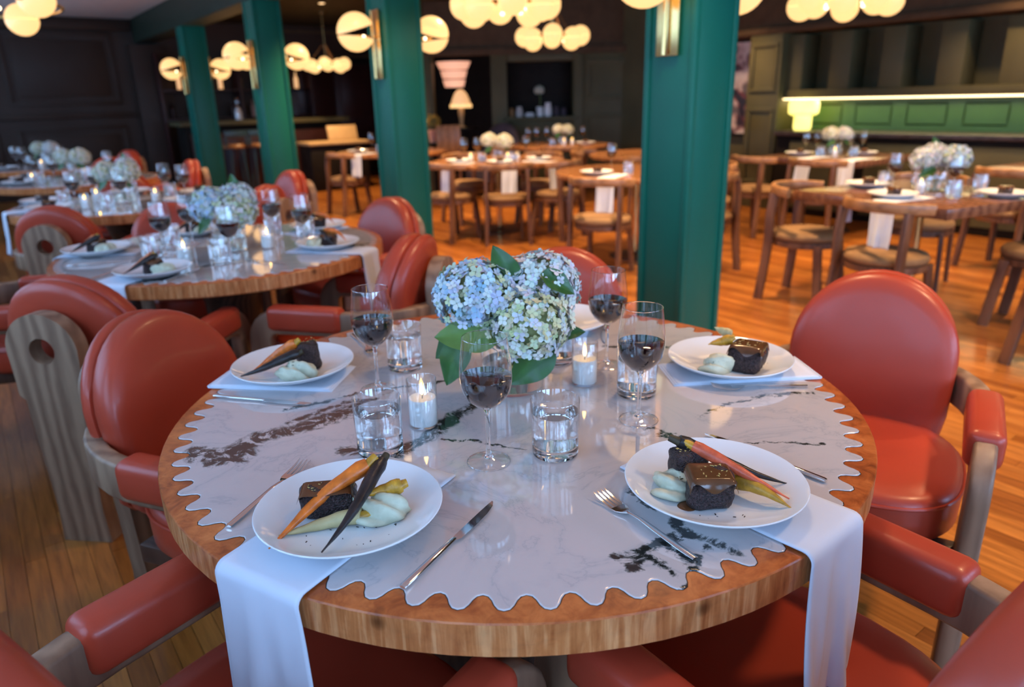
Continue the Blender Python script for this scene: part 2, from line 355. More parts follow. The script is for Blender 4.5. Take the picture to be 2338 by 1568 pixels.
# ------------------------------------------------------------------ mesh helpers
class MB:
    def __init__(s): s.v = []; s.f = []
    def add(s, vs, fs):
        k = len(s.v); s.v += [tuple(p) for p in vs]; s.f += [tuple(i + k for i in f) for f in fs]; return s
    def box(s, c, d, rot=None):
        x, y, z = d[0] / 2, d[1] / 2, d[2] / 2
        P = [Vector(p) for p in ((-x, -y, -z), (x, -y, -z), (x, y, -z), (-x, y, -z), (-x, -y, z), (x, -y, z), (x, y, z), (-x, y, z))]
        if rot is not None: P = [rot @ p for p in P]
        P = [p + Vector(c) for p in P]
        return s.add(P, [(0, 3, 2, 1), (4, 5, 6, 7), (0, 1, 5, 4), (1, 2, 6, 5), (2, 3, 7, 6), (3, 0, 4, 7)])
    def lathe(s, prof, seg=32, c=(0, 0, 0), closed=False):
        vs = []; idx = []
        for r, z in prof:
            if r < 1e-6:
                idx.append([len(vs)] * seg); vs.append((c[0], c[1], c[2] + z))
            else:
                k = len(vs); idx.append([k + j for j in range(seg)])
                vs += [(c[0] + r * math.cos(2 * PI * j / seg), c[1] + r * math.sin(2 * PI * j / seg), c[2] + z) for j in range(seg)]
        fs = []; n = len(prof)
        for i in range(n if closed else n - 1):
            a, b = idx[i], idx[(i + 1) % n]
            for j in range(seg):
                q = [a[j], a[(j + 1) % seg], b[(j + 1) % seg], b[j]]
                u = []
                for t in q:
                    if t not in u: u.append(t)
                if len(u) > 2: fs.append(tuple(u))
        return s.add(vs, fs)
    def tube(s, pts, rad, seg=10, caps=True, flat=1.0, up=(0, 0, 1)):
        pts = [Vector(p) for p in pts]; n = len(pts)
        rad = rad if isinstance(rad, (list, tuple)) else [rad] * n
        vs = []; up = Vector(up)
        for i, p in enumerate(pts):
            t = (pts[min(i + 1, n - 1)] - pts[max(i - 1, 0)]).normalized()
            if i == 0:
                side = t.cross(up)
                if side.length < .05: side = t.cross(Vector((1, 0, 0)))
                side.normalize()
            else:
                side = (side - t * side.dot(t)).normalized()
            nn = side.cross(t)
            for j in range(seg):
                a = 2 * PI * j / seg
                vs.append(p + side * math.cos(a) * rad[i] + nn * math.sin(a) * rad[i] * flat)
        fs = [(i * seg + j, i * seg + (j + 1) % seg, (i + 1) * seg + (j + 1) % seg, (i + 1) * seg + j) for i in range(n - 1) for j in range(seg)]
        if caps: fs += [tuple(range(seg - 1, -1, -1)), tuple((n - 1) * seg + j for j in range(seg))]
        return s.add(vs, fs)
    def prism(s, poly, z0, z1):
        n = len(poly)
        vs = [(x, y, z0) for x, y in poly] + [(x, y, z1) for x, y in poly]
        fs = [tuple(range(n - 1, -1, -1)), tuple(range(n, 2 * n))] + [(i, (i + 1) % n, n + (i + 1) % n, n + i) for i in range(n)]
        return s.add(vs, fs)
    def sweep(s, pts, lat, w, h, rnd=.008):
        # rounded rectangular section carried along pts; lat = sideways direction at each point
        pts = [Vector(p) for p in pts]; n = len(pts)
        sec = []
        for sx, sy, a0 in ((1, 1, 0), (-1, 1, 90), (-1, -1, 180), (1, -1, 270)):
            for a in (0, 45, 90):
                sec.append((sx * (w / 2 - rnd) + rnd * math.cos(R(a0 + a)), sy * (h / 2 - rnd) + rnd * math.sin(R(a0 + a))))
        k = len(sec); vs = []
        for i, p in enumerate(pts):
            t = (pts[min(i + 1, n - 1)] - pts[max(i - 1, 0)]).normalized()
            l = Vector(lat[i]); l = (l - t * l.dot(t)).normalized(); u = t.cross(l)
            vs += [p + l * a + u * b for a, b in sec]
        fs = [(i * k + j, i * k + (j + 1) % k, (i + 1) * k + (j + 1) % k, (i + 1) * k + j) for i in range(n - 1) for j in range(k)]
        fs += [tuple(range(k - 1, -1, -1)), tuple((n - 1) * k + j for j in range(k))]
        return s.add(vs, fs)
    def rings(s, loops, cap0=True, cap1=True):
        k = len(loops[0]); vs = [p for l in loops for p in l]; n = len(loops)
        fs = [(i * k + j, i * k + (j + 1) % k, (i + 1) * k + (j + 1) % k, (i + 1) * k + j) for i in range(n - 1) for j in range(k)]
        if cap0: fs.append(tuple(range(k - 1, -1, -1)))
        if cap1: fs.append(tuple((n - 1) * k + j for j in range(k)))
        return s.add(vs, fs)
    def move(s, mat):
        s.v = [tuple(mat @ Vector(p)) for p in s.v]; return s
    def mesh(s, name, mat, smooth=38, bevel=0.0, seg=2):
        me = bpy.data.meshes.new(name); me.from_pydata(s.v, [], s.f); me.update()
        bm = bmesh.new(); bm.from_mesh(me)
        bmesh.ops.recalc_face_normals(bm, faces=bm.faces[:])
        if bevel:
            ed = [e for e in bm.edges if len(e.link_faces) == 2 and e.calc_face_angle(0) > R(30)]
            bmesh.ops.bevel(bm, geom=ed, offset=bevel, segments=seg, affect='EDGES', profile=.5, clamp_overlap=True)
        bm.to_mesh(me); bm.free()
        if smooth:
            me.polygons.foreach_set('use_smooth', [True] * len(me.polygons))
            me.set_sharp_from_angle(angle=R(smooth))
        me.materials.append(MATS[mat])
        return me
    def build(s, name, mat, parent=None, **kw):
        return link(name, s.mesh(name, mat, **kw), parent)
def link(name, me, parent=None):
    o = bpy.data.objects.new(name, me); COL.objects.link(o)
    if parent is not None: o.parent = parent
    return o
def tag(o, label, cat, group=None, kind=None):
    o['label'] = label; o['category'] = cat
    if group: o['group'] = group
    elif 'group' in o: del o['group']
    if kind: o['kind'] = kind
    return o
def thing(name, loc=(0, 0, 0), rz=0.0):
    o = bpy.data.objects.new(name, None); COL.objects.link(o)
    o.empty_display_size = .1; o.location = loc; o.rotation_euler = (0, 0, rz)
    return o
def kids(o): return [c for c in COL.objects if c.parent == o]
KIDS = {}
def dup(root):
    if root.name not in KIDS: KIDS[root.name] = [(c, kids(c)) for c in kids(root)]
    r = root.copy(); COL.objects.link(r)
    for c, gs in KIDS[root.name]:
        d = c.copy(); COL.objects.link(d); d.parent = r
        for g in gs:
            e = g.copy(); COL.objects.link(e); e.parent = d
    return r
USED = set()
def put(proto, loc, rz, label, cat, group=None, scale=None):
    # the prototype itself stands at the first place, copies at the others
    if proto.name in USED: o = dup(proto)
    else:
        USED.add(proto.name); KIDS[proto.name] = [(c, kids(c)) for c in kids(proto)]; o = proto
    o.location = loc; o.rotation_euler = (0, 0, rz)
    if scale: o.scale = (scale,) * 3
    else: o.scale = (1, 1, 1)
    return tag(o, label, cat, group)
def struct(name, mb, mat, label, cat, **kw):
    o = mb.build(name, mat, **kw); tag(o, label, cat, kind='structure'); return o

# ------------------------------------------------------------------ room shell
X0, X1, Y0, Y1, CEIL = WX, 7.40, -4.5, 12.8, 2.73
PX0, PX1 = 1.84, 2.14      # the row of pillars
floor = struct('floor', MB().box(((X0 + 8.6) / 2, (Y0 + Y1) / 2, -.06), (8.6 - X0 + .4, Y1 - Y0 + .4, .10)), 'near_black',
               'orange oak strip floor running through the whole dining room', 'floor', smooth=0)
W = .0572
unit = MB().box((0, 0, -.006), (W - .0014, 1, .012)).mesh('plank', 'oak_planks', smooth=0)
planks = []
x = X0
row = 0
while x < 8.4:
    y = Y0 - random.random()
    while y < Y1:
        L = random.uniform(.55, 1.5); a, b_ = max(y, Y0), min(y + L, Y1)
        if b_ - a > .06: planks.append((x + W / 2, (a + b_) / 2, b_ - a - .0016))
        y += L
    x += W; row += 1
def plank_rank(p):
    q = project(p[0], p[1], 0)
    inside = q is not None and -120 < q[0] < 2460 and -50 < q[1] < 1700
    hidden = math.hypot(p[0], p[1]) < .35
    return (0 if inside and not hidden else 1, (Vector((p[0], p[1], 0)) - CAM).length)
planks.sort(key=plank_rank)
for px, py, L in planks[:300]:
    o = link('plank', unit, floor); o.location = (px, py, 0); o.scale = (1, L, 1)
mb = MB()
for px, py, L in planks[300:]: mb.box((px, py, -.006), (W - .0014, L, .012))
o = mb.build('far_planks', 'oak_planks', floor, smooth=0); o['kind'] = 'stuff'

struct('ceiling', MB().box(((X0 + PX0) / 2, (Y0 + Y1) / 2, CEIL + .05), (PX0 - X0 + .2, Y1 - Y0, .10)), 'ceiling_plaster',
       'pale plaster ceiling over the window side tables', 'ceiling', smooth=0)
struct('ceiling', MB().box(((PX0 + 8.6) / 2 + .05, (Y0 + Y1) / 2, CEIL + .05), (8.6 - PX0 + .1, Y1 - Y0, .10)), 'dark_ceiling',
       'dark olive ceiling over the middle of the room', 'ceiling', smooth=0)
struct('trim_1', MB().box(((PX0 + PX1) / 2, (Y0 + Y1) / 2, (2.37 + CEIL) / 2), (PX1 - PX0, Y1 - Y0, CEIL - 2.37)), 'beam_green',
       'dark green boxed beam along the tops of the pillars', 'beam', bevel=.012)

# window wall (left of the picture, outside the frame): piers, sill wall, head
wl = thing('wall_left'); tag(wl, 'wall of tall windows along the marble tables', 'wall', kind='structure')
MB().box((WX - .1, (Y0 + Y1) / 2, WINZ0 / 2), (.2, Y1 - Y0, WINZ0)).build('sill_wall', 'wall_white', wl, smooth=0)
MB().box((WX - .1, (Y0 + Y1) / 2, (WINZ1 + CEIL + .1) / 2), (.2, Y1 - Y0, CEIL + .1 - WINZ1)).build('head_wall', 'wall_white', wl, smooth=0)
edges = [Y0] + [WIN0 + i * WINSTEP + k * WINW for i in range(NWIN) for k in (0, 1)] + [Y1]
for i in range(0, len(edges), 2):
    a, b_ = edges[i], edges[i + 1]
    if b_ > a: MB().box((WX - .1, (a + b_) / 2, (WINZ0 + WINZ1) / 2), (.2, b_ - a, WINZ1 - WINZ0)).build('pier', 'wall_white', wl, smooth=0)
for i in range(NWIN):
    ya = WIN0 + i * WINSTEP; yc = ya + WINW / 2; zc = (WINZ0 + WINZ1) / 2
    w_ = thing('window_%d' % (i + 1), (WX - .1, yc, WINZ0))
    tag(w_, 'tall window with white bars, number %d from the near end of the window wall' % (i + 1), 'window', kind='structure')
    H = WINZ1 - WINZ0
    fr = MB()
    for s in (-1, 1): fr.box((0, s * (WINW / 2 - .025), H / 2), (.08, .05, H))
    for z in (.025, H - .025): fr.box((0, 0, z), (.08, WINW, .05))
    fr.build('window_frame', 'wall_white', w_, smooth=0)
    for s in (-.25, 0, .25): MB().box((0, s * WINW, H / 2), (.05, .035, H - .1)).build('mullion', 'wall_white', w_, smooth=0)
    MB().box((0, 0, H * .68), (.05, WINW - .1, .035)).build('transom', 'wall_white', w_, smooth=0)
    MB().box((-.01, 0, H / 2), (.004, WINW - .1, H - .1)).build('pane', 'pane', w_, smooth=0)

def panel_frame(name, parent, mat, axis, pos, a0, a1, z0, z1, w=.055, d=.03, side=-1):
    # raised moulding round a panel; axis 'Y': lies on a plane Y=pos and runs along X
    m = MB()
    for (c0, c1, e0, e1) in ((a0, a1, z0, z0 + w), (a0, a1, z1 - w, z1), (a0, a0 + w, z0 + w, z1 - w), (a1 - w, a1, z0 + w, z1 - w)):
        cx, cz, dx, dz = (c0 + c1) / 2, (e0 + e1) / 2, c1 - c0, e1 - e0
        if axis == 'Y': m.box((cx, pos + side * d / 2, cz), (dx, d, dz))
        else: m.box((pos + side * d / 2, cx, cz), (d, dx, dz))
    return m.build(name, mat, parent, bevel=.008)
wb = struct('wall_back', MB().box(((X0 + 8.6) / 2, Y1 + .1, CEIL / 2), (8.6 - X0 + .4, .2, CEIL + .1)), 'wall_green',
            'dark green panelled end wall behind the row of marble tables', 'wall', smooth=0)
for a0, a1 in ((-1.70, -.30), (-.05, 1.50)):
    panel_frame('wall_panel', wb, 'wall_green', 'Y', Y1, a0, a1, 1.42, 2.52)
    panel_frame('wall_panel', wb, 'wall_green', 'Y', Y1, a0, a1, .28, 1.10)
    MB().box(((a0 + a1) / 2, Y1 - .012, 1.97), (a1 - a0 - .26, .024, .84)).build('panel_field', 'wall_green', wb, bevel=.01)
    MB().box(((a0 + a1) / 2, Y1 - .012, .69), (a1 - a0 - .26, .024, .56)).build('panel_field', 'wall_green', wb, bevel=.01)
MB().box((0, Y1 - .035, 1.26), (3.6, .07, .075)).build('chair_rail', 'wall_green', wb, bevel=.012)
MB().box((0, Y1 - .05, 2.62), (3.6, .10, .16)).build('cornice', 'wall_green', wb, bevel=.03)
MB().box((1.99, Y1 - .12, CEIL / 2 - .2), (.55, .24, CEIL - .4)).build('pilaster', 'wall_green', wb, bevel=.01)
panel_frame('wall_panel', wb, 'soffit_brown', 'Y', Y1, 3.9, 6.4, 2.18, 2.66)
wfr = thing('wall_front'); tag(wfr, 'wall with tall windows closing the near end of the room', 'wall', kind='structure')
xs = [X0 - .2] + [e for p_ in FWX for e in p_] + [8.6]
MB().box(((X0 + 8.6) / 2, Y0 - .1, WINZ0 / 2), (8.6 - X0 + .4, .2, WINZ0)).build('sill_wall', 'wall_white', wfr, smooth=0)
MB().box(((X0 + 8.6) / 2, Y0 - .1, (WINZ1 + CEIL + .1) / 2), (8.6 - X0 + .4, .2, CEIL + .1 - WINZ1)).build('head_wall', 'wall_white', wfr, smooth=0)
for i in range(0, len(xs), 2): MB().box(((xs[i] + xs[i + 1]) / 2, Y0 - .1, (WINZ0 + WINZ1) / 2), (xs[i + 1] - xs[i], .2, WINZ1 - WINZ0)).build('pier', 'wall_white', wfr, smooth=0)
for i, (a_, b_) in enumerate(FWX):
    w_ = thing('window_%d' % (NWIN + 1 + i), ((a_ + b_) / 2, Y0 - .1, WINZ0)); H = WINZ1 - WINZ0; ww = b_ - a_
    tag(w_, 'tall window behind the camera, number %d from the window wall' % (i + 1), 'window', kind='structure')
    fr = MB()
    for s in (-1, 1): fr.box((s * (ww / 2 - .025), 0, H / 2), (.05, .08, H))
    for z in (.025, H - .025): fr.box((0, 0, z), (ww, .08, .05))
    fr.build('window_frame', 'wall_white', w_, smooth=0)
    for s in (-.25, 0, .25): MB().box((s * ww, 0, H / 2), (.035, .05, H - .1)).build('mullion', 'wall_white', w_, smooth=0)
    MB().box((0, -.01, H / 2), (ww - .1, .004, H - .1)).build('pane', 'pane', w_, smooth=0)

# right wall: soffit, fins, lit niche, counter
wr = struct('wall_right', MB().box((X1 + .1, (Y0 + 7.1) / 2, CEIL / 2), (.2, 7.1 - Y0, CEIL + .1)), 'moss_green',
            'dark green wall with tall recesses and a lit niche at right', 'wall', smooth=0)
MB().box((X1 - .2, (Y0 + 5.6) / 2, (2.0 + CEIL) / 2), (.4, 5.6 - Y0, CEIL - 2.0)).build('soffit', 'soffit_brown', wr, bevel=.012)
MB().box((X1 - .23, (Y0 + 5.6) / 2, 2.03), (.46, 5.6 - Y0, .07)).build('cornice', 'soffit_brown', wr, bevel=.012)
fy = [4.02 - .57 * k for k in range(11)]
for y_ in fy: MB().box((X1 - .16, y_, 1.67), (.32, .24, .60)).build('recess_fin', 'moss_green', wr, bevel=.01)
MB().box((X1 - .17, (Y0 + 4.14) / 2, 1.33), (.34, 4.14 - Y0, .09)).build('shelf_band', 'moss_green', wr, bevel=.008)
MB().box((X1 - .31, (Y0 + 4.14) / 2, 1.275), (.05, 4.14 - Y0, .016)).build('led_strip', 'led_strip', wr, smooth=0)
for k in range(9):
    a1, a0 = fy[k] - .07, fy[k + 1] + .07
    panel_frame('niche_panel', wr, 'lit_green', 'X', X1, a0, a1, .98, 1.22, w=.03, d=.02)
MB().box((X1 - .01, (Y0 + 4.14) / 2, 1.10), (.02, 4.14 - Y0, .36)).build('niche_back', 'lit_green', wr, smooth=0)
MB().box((X1 - .22, 4.32, 1.0), (.44, .44, 2.0)).build('pilaster', 'moss_green', wr, bevel=.012)
panel_frame('pilaster_panel', wr, 'moss_green', 'X', X1 - .44, 4.14, 4.50, 1.36, 1.90, w=.045, d=.02)
panel_frame('pilaster_panel', wr, 'moss_green', 'X', X1 - .44, 4.14, 4.50, .30, 1.18, w=.045, d=.02)
cn = thing('buffet_counter', (X1 - .3, 0, 0)); tag(cn, 'long dark stone counter below the lit green niche', 'counter')
MB().box((0, -.2, .44), (.52, 8.4, .88)).build('body', 'near_black', cn, bevel=.01)
MB().box((-.02, -.2, .905), (.58, 8.4, .05)).build('worktop', 'counter_stone', cn, bevel=.008)
for k in range(9): MB().box((-.27, 3.4 - k * .9, .45), (.02, .8, .74)).build('door', 'moss_green', cn, bevel=.006)
led = bpy.data.lights.new('niche_led', 'AREA'); led.shape = 'RECTANGLE'; led.size = .06; led.size_y = 6.0; led.energy = 16; led.color = (1, .82, .42)
o = bpy.data.objects.new('niche_led', led); COL.objects.link(o); o.location = (X1 - .16, 1.1, 1.262); o.rotation_euler = (0, R(18), 0)

# angled far wall with two openings, facing the tables
fa, fb = Vector((5.02, 8.85, 0)), Vector((8.05, 6.61, 0))
fd = (fb - fa).normalized(); fang = math.atan2(fd.y, fd.x); FL_ = (fb - fa).length
wf = thing('wall_far', fa, fang); tag(wf, 'angled dark green wall with a dark doorway and a shelf recess', 'wall', kind='structure')
def fbox(name, a0, a1, z0, z1, d0, d1, mat, parent=wf, bevel=.01):
    return MB().box(((a0 + a1) / 2, (d0 + d1) / 2, (z0 + z1) / 2), (a1 - a0, d1 - d0, z1 - z0)).build(name, mat, parent, bevel=bevel)
fbox('upper_wall', 0, FL_, 2.02, CEIL + .05, 0, .2, 'soffit_brown')
fbox('cornice', -.02, FL_, 1.98, 2.08, -.06, .02, 'soffit_brown')
fbox('pilaster', .98, 1.22, 0, 2.0, -.05, .35, 'moss_green')
fbox('pilaster', 2.22, 2.36, 0, 2.0, -.05, .35, 'moss_green')
fbox('pilaster', -.02, .10, 0, 2.0, -.04, .30, 'moss_green')
fbox('panel_wall', 2.36, FL_, 0, 2.0, 0, .2, 'moss_green')
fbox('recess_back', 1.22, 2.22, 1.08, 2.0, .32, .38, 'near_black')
fbox('recess_base', 1.22, 2.22, 0, 1.04, .05, .35, 'moss_green')
fbox('recess_shelf', 1.18, 2.26, 1.04, 1.09, -.12, .34, 'moss_green')
fbox('recess_trim', 1.22, 2.22, 1.88, 2.0, -.02, .3, 'moss_green')
for a0, a1, z0, z1 in ((2.42, 3.10, 1.32, 1.88), (2.42, 3.10, .25, 1.10)):
    m = MB(); w_ = .05
    for (c0, c1, e0, e1) in ((a0, a1, z0, z0 + w_), (a0, a1, z1 - w_, z1), (a0, a0 + w_, z0 + w_, z1 - w_), (a1 - w_, a1, z0 + w_, z1 - w_)):
        m.box(((c0 + c1) / 2, -.015, (e0 + e1) / 2), (c1 - c0, .03, e1 - e0))
    m.build('wall_panel', 'moss_green', wf, bevel=.008)
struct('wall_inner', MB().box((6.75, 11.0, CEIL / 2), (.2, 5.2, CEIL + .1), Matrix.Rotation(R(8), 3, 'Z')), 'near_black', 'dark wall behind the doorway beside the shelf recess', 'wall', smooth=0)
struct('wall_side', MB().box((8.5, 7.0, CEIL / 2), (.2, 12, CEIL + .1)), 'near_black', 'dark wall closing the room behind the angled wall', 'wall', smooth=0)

# pillars with sconces
pil_mb = MB().box((.15, .15, 1.19), (.28, .28, 2.37))
pillar_names = ['tall teal green square pillar just behind the nearest marble table', 'teal green square pillar behind the second marble table',
                'dark green square pillar third in the row from the camera', 'dark green square pillar farthest along the row']
PY = [1.104 + 2.856 * k for k in range(4)]
pm = pil_mb.mesh('shaft', 'pillar_green', bevel=.004)
cm_ = MB().box((.0175, .0175, 1.185), (.035, .035, 2.37)).mesh('corner_strip', 'pillar_green', bevel=.006)
bm_ = MB().box((.15, .15, .06), (.33, .33, .12)).mesh('plinth', 'pillar_green', bevel=.01)
for k, y_ in enumerate(PY):
    t = thing('pillar', (PX0, y_, 0)); tag(t, pillar_names[k], 'pillar', 'green pillars in a row', kind='structure')
    link('shaft', pm, t); link('plinth', bm_, t)
    for sx in (0, .265):
        for sy in (0, .265):
            o = link('corner_strip', cm_, t); o.location = (sx, sy, 0)

def cut_sphere(r, keep_up, c, n, seg=28, rings=16):
    bm = bmesh.new(); bmesh.ops.create_uvsphere(bm, u_segments=seg, v_segments=rings, radius=r)
    g = bm.verts[:] + bm.edges[:] + bm.faces[:]
    res = bmesh.ops.bisect_plane(bm, geom=g, plane_co=c, plane_no=n, clear_inner=keep_up, clear_outer=not keep_up)
    ed = [e for e in res['geom_cut'] if isinstance(e, bmesh.types.BMEdge)]
    bmesh.ops.edgeloop_fill(bm, edges=ed)
    me = bpy.data.meshes.new('globe'); bm.to_mesh(me); bm.free()
    me.polygons.foreach_set('use_smooth', [True] * len(me.polygons)); me.set_sharp_from_angle(angle=R(40))
    me.materials.append(MATS['lamp_globe']); return me
r_ = .135                  # wall side is +x: the globe opens like a jaw towards the pillar
up_me = cut_sphere(r_, True, (-r_, 0, -.020), Vector((-.30, 0, 1)).normalized())
lo_me = cut_sphere(r_, False, (-r_, 0, -.026), Vector((.13, 0, 1)).normalized())
plate_me = MB().box((.1625, 0, -.085), (.015, .13, .48)).mesh('wall_plate', 'brass', bevel=.003)
rod_me = MB().tube([(.135, .0, .15), (.135, 0, -.32)], .009, 12).mesh('rod', 'brass')
arm_me = MB().tube([(.155, 0, -.03), (.0, 0, -.03)], .008, 10).mesh('arm', 'brass')
bulb_me = MB().lathe([(0, -.012), (.012, -.008), (.014, 0), (.012, .008), (0, .012)], 12).mesh('bulb', 'lamp_bulb')
def sconce(loc, rz, label):
    t = thing('wall_sconce', loc, rz); tag(t, label, 'lamp', 'globe sconces on the pillars')
    link('upper_globe', up_me, t); link('lower_globe', lo_me, t); link('wall_plate', plate_me, t)
    link('rod', rod_me, t); link('arm', arm_me, t); o = link('bulb', bulb_me, t); o.location = (.06, .0, -.03)
who = ['nearest pillar', 'second pillar', 'third pillar', 'farthest pillar']
for k, y_ in enumerate(PY):
    sconce((PX0 - .17, y_ + .15, 1.84), 0, 'split globe sconce on the window side of the ' + who[k])
    sconce((PX1 + .17, y_ + .15, 1.84), PI, 'split globe sconce on the room side of the ' + who[k])

# chandeliers
g_up = cut_sphere(.10, True, (0, 0, .004), Vector((0, 0, 1)), 22, 12)
g_lo = cut_sphere(.10, False, (0, 0, -.004), Vector((0, 0, 1)), 22, 12)
def chandelier(loc, label, n=8, rr=.29, a0=.3):
    t = thing('globe_chandelier', (loc[0], loc[1], loc[2])); tag(t, label, 'chandelier', 'globe chandeliers')
    MB().tube([(rr * math.cos(2 * PI * k / 32), rr * math.sin(2 * PI * k / 32), .0) for k in range(33)], .010, 8, caps=False).build('ring', 'brass', t)
    for k in range(n):
        a = a0 + 2 * PI * k / n; p = (rr * math.cos(a), rr * math.sin(a), -.02 + .03 * (k % 2))
        o = link('globe', g_up, t); o.location = p
        q = link('lower_globe', g_lo, o)
        b_ = link('bulb', bulb_me, t); b_.location = (.6 * p[0], .6 * p[1], -.03)
        MB().tube([(.6 * p[0], .6 * p[1], 0), (0, 0, .05)], .006, 6).build('spoke', 'brass', t)
    H = CEIL - loc[2]
    MB().tube([(0, 0, .05), (0, 0, H)], .010, 8).build('rod', 'brass', t)
    for k in range(3):
        a = a0 + .4 + 2 * PI * k / 3
        MB().tube([(rr * math.cos(a), rr * math.sin(a), .01), (.03 * math.cos(a), .03 * math.sin(a), .30)], .012, 6, flat=.4).build('strap', 'cafe_rail', t)
    MB().lathe([(0, H), (.07, H), (.07, H - .02), (0, H - .04)], 20).build('ceiling_rose', 'brass', t)
chandelier((2.42, 3.27, 1.96), 'ring chandelier of glass globes hanging between the second pillar and the nearest one')
chandelier((4.36, 5.09, 1.95), 'smaller looking globe chandelier hung on straps above the round wooden table', a0=.1)
chandelier((4.47, 1.96, 1.96), 'globe chandelier at top right above the square wooden table', a0=.5)
chandelier((4.23, 10.65, 1.95), 'far globe chandelier seen between the second and third pillars')
chandelier((2.75, 9.5, 1.95), 'far globe chandelier seen between the third and farthest pillars')
chandelier((-.75, 4.5, 1.94), 'globe chandelier cut by the top left corner of the picture', n=4, a0=R(46), rr=.62)
# warm fill lights added in the ceiling to brighten the room
FILL = [(3.0, 1.9, 'over the floor beside the nearest pillar'), (3.1, -.6, 'over the open floor at right'), (3.0, 4.1, 'before the round table between the pillars'), (2.9, 6.4, 'before the table behind the second pillar'),
      (5.1, .3, 'over the floor left of the table cut by the right edge'), (4.9, 2.2, 'between the square tables at right'), (4.9, 5.9, 'between the two round tables'), (3.8, 9.6, 'before the host stand'), (6.3, 1.6, 'before the lit niche at right'), (6.2, 4.6, 'before the framed collage'),
      (1.42, -1.3, 'near the camera by the marble tables'), (1.30, .50, 'between the first and second marble tables'), (1.42, 3.3, 'between the second and third marble tables'), (1.42, 5.5, 'between the third and fourth marble tables'), (1.42, 7.7, 'between the fourth and farthest marble tables')]
for k, (x_, y_, wh_) in enumerate(FILL):
    pw_ = (300, 170, 310, 320, 210, 270, 320, 320, 150, 150, 112, 105, 100, 95, 95)[k]
    t = thing('fill_light', (x_, y_, CEIL)); tag(t, 'small added ceiling fill light ' + wh_, 'fill_light', 'added ceiling fill lights')
    MB().lathe([(.045, 0), (.06, 0), (.06, -.008), (.045, -.008)], 20, closed=True).build('ring', 'brass', t)
    MB().lathe([(0, -.004), (.045, -.004)], 20).build('lens', 'fill_lens', t)
    l = bpy.data.lights.new('fill_beam', 'SPOT'); l.energy = pw_; l.color = (1.0, .64, .33); l.spot_size = R(110); l.spot_blend = .7; l.shadow_soft_size = .07 if k < 10 else .16
    o = bpy.data.objects.new('fill_beam', l); COL.objects.link(o); o.location = (x_, y_, CEIL - .03)

# ------------------------------------------------------------------ round marble table
TR, TZ = .69, .745
def lobed(n=72, rm=.6525, a=.0150, k=.20, phase=R(-91.95), per=10):
    pts = []
    for i in range(n * per):
        t = 2 * PI * i / (n * per)
        ang = t + k * math.sin(2 * n * t) / n + phase
        r = rm + a * math.cos(n * t)
        pts.append((r * math.cos(ang), r * math.sin(ang)))
    return pts
def make_round_table():
    t = thing('round_table')
    seg = 96
    MB().lathe([(0, TZ - .055), (TR - .006, TZ - .055), (TR, TZ - .050), (TR, TZ - .003), (TR - .0015, TZ - .0008), (TR - .004, TZ), (0, TZ)], seg).build('wood_top', 'burl', t, smooth=30)
    P = lobed(); loops = []
    for s, z in ((0.0, TZ - .002), (0.0, TZ + .0006), (.0007, TZ + .0014), (.0018, TZ + .0018), (.0022, TZ + .0018), (.0030, TZ + .0018)):
        L = []
        n = len(P)
        for i, (x, y) in enumerate(P):
            tx, ty = P[(i + 1) % n][0] - P[i - 1][0], P[(i + 1) % n][1] - P[i - 1][1]; q = math.hypot(tx, ty) or 1
            L.append((x - ty / q * -s * -1, y + tx / q * s, z))
        loops.append(L)
    m = MB().rings(loops, cap0=False, cap1=True)
    m.build('marble_inlay', 'marble', t, smooth=50)
    # inlaid metal line just outside the marble edge
    o = MB()
    L0, L1 = [], []
    n = len(P)
    for i, (x, y) in enumerate(P):
        tx, ty = P[(i + 1) % n][0] - P[i - 1][0], P[(i + 1) % n][1] - P[i - 1][1]; q = math.hypot(tx, ty) or 1
        L0.append((x, y, TZ + .0003)); L1.append((x + ty / q * .0012, y - tx / q * .0012, TZ + .0003))
    o.rings([L0, L1], cap0=False, cap1=False)
    o.build('inlay_line', 'near_black', t)
    MB().lathe([(.24, 0), (.25, .01), (.25, .035), (.20, .06), (.135, .16), (.115, .34), (.125, .52), (.18, .65), (.24, TZ - .055)], 40).build('pedestal', 'walnut_dark', t)
    return t
ROUND = make_round_table()

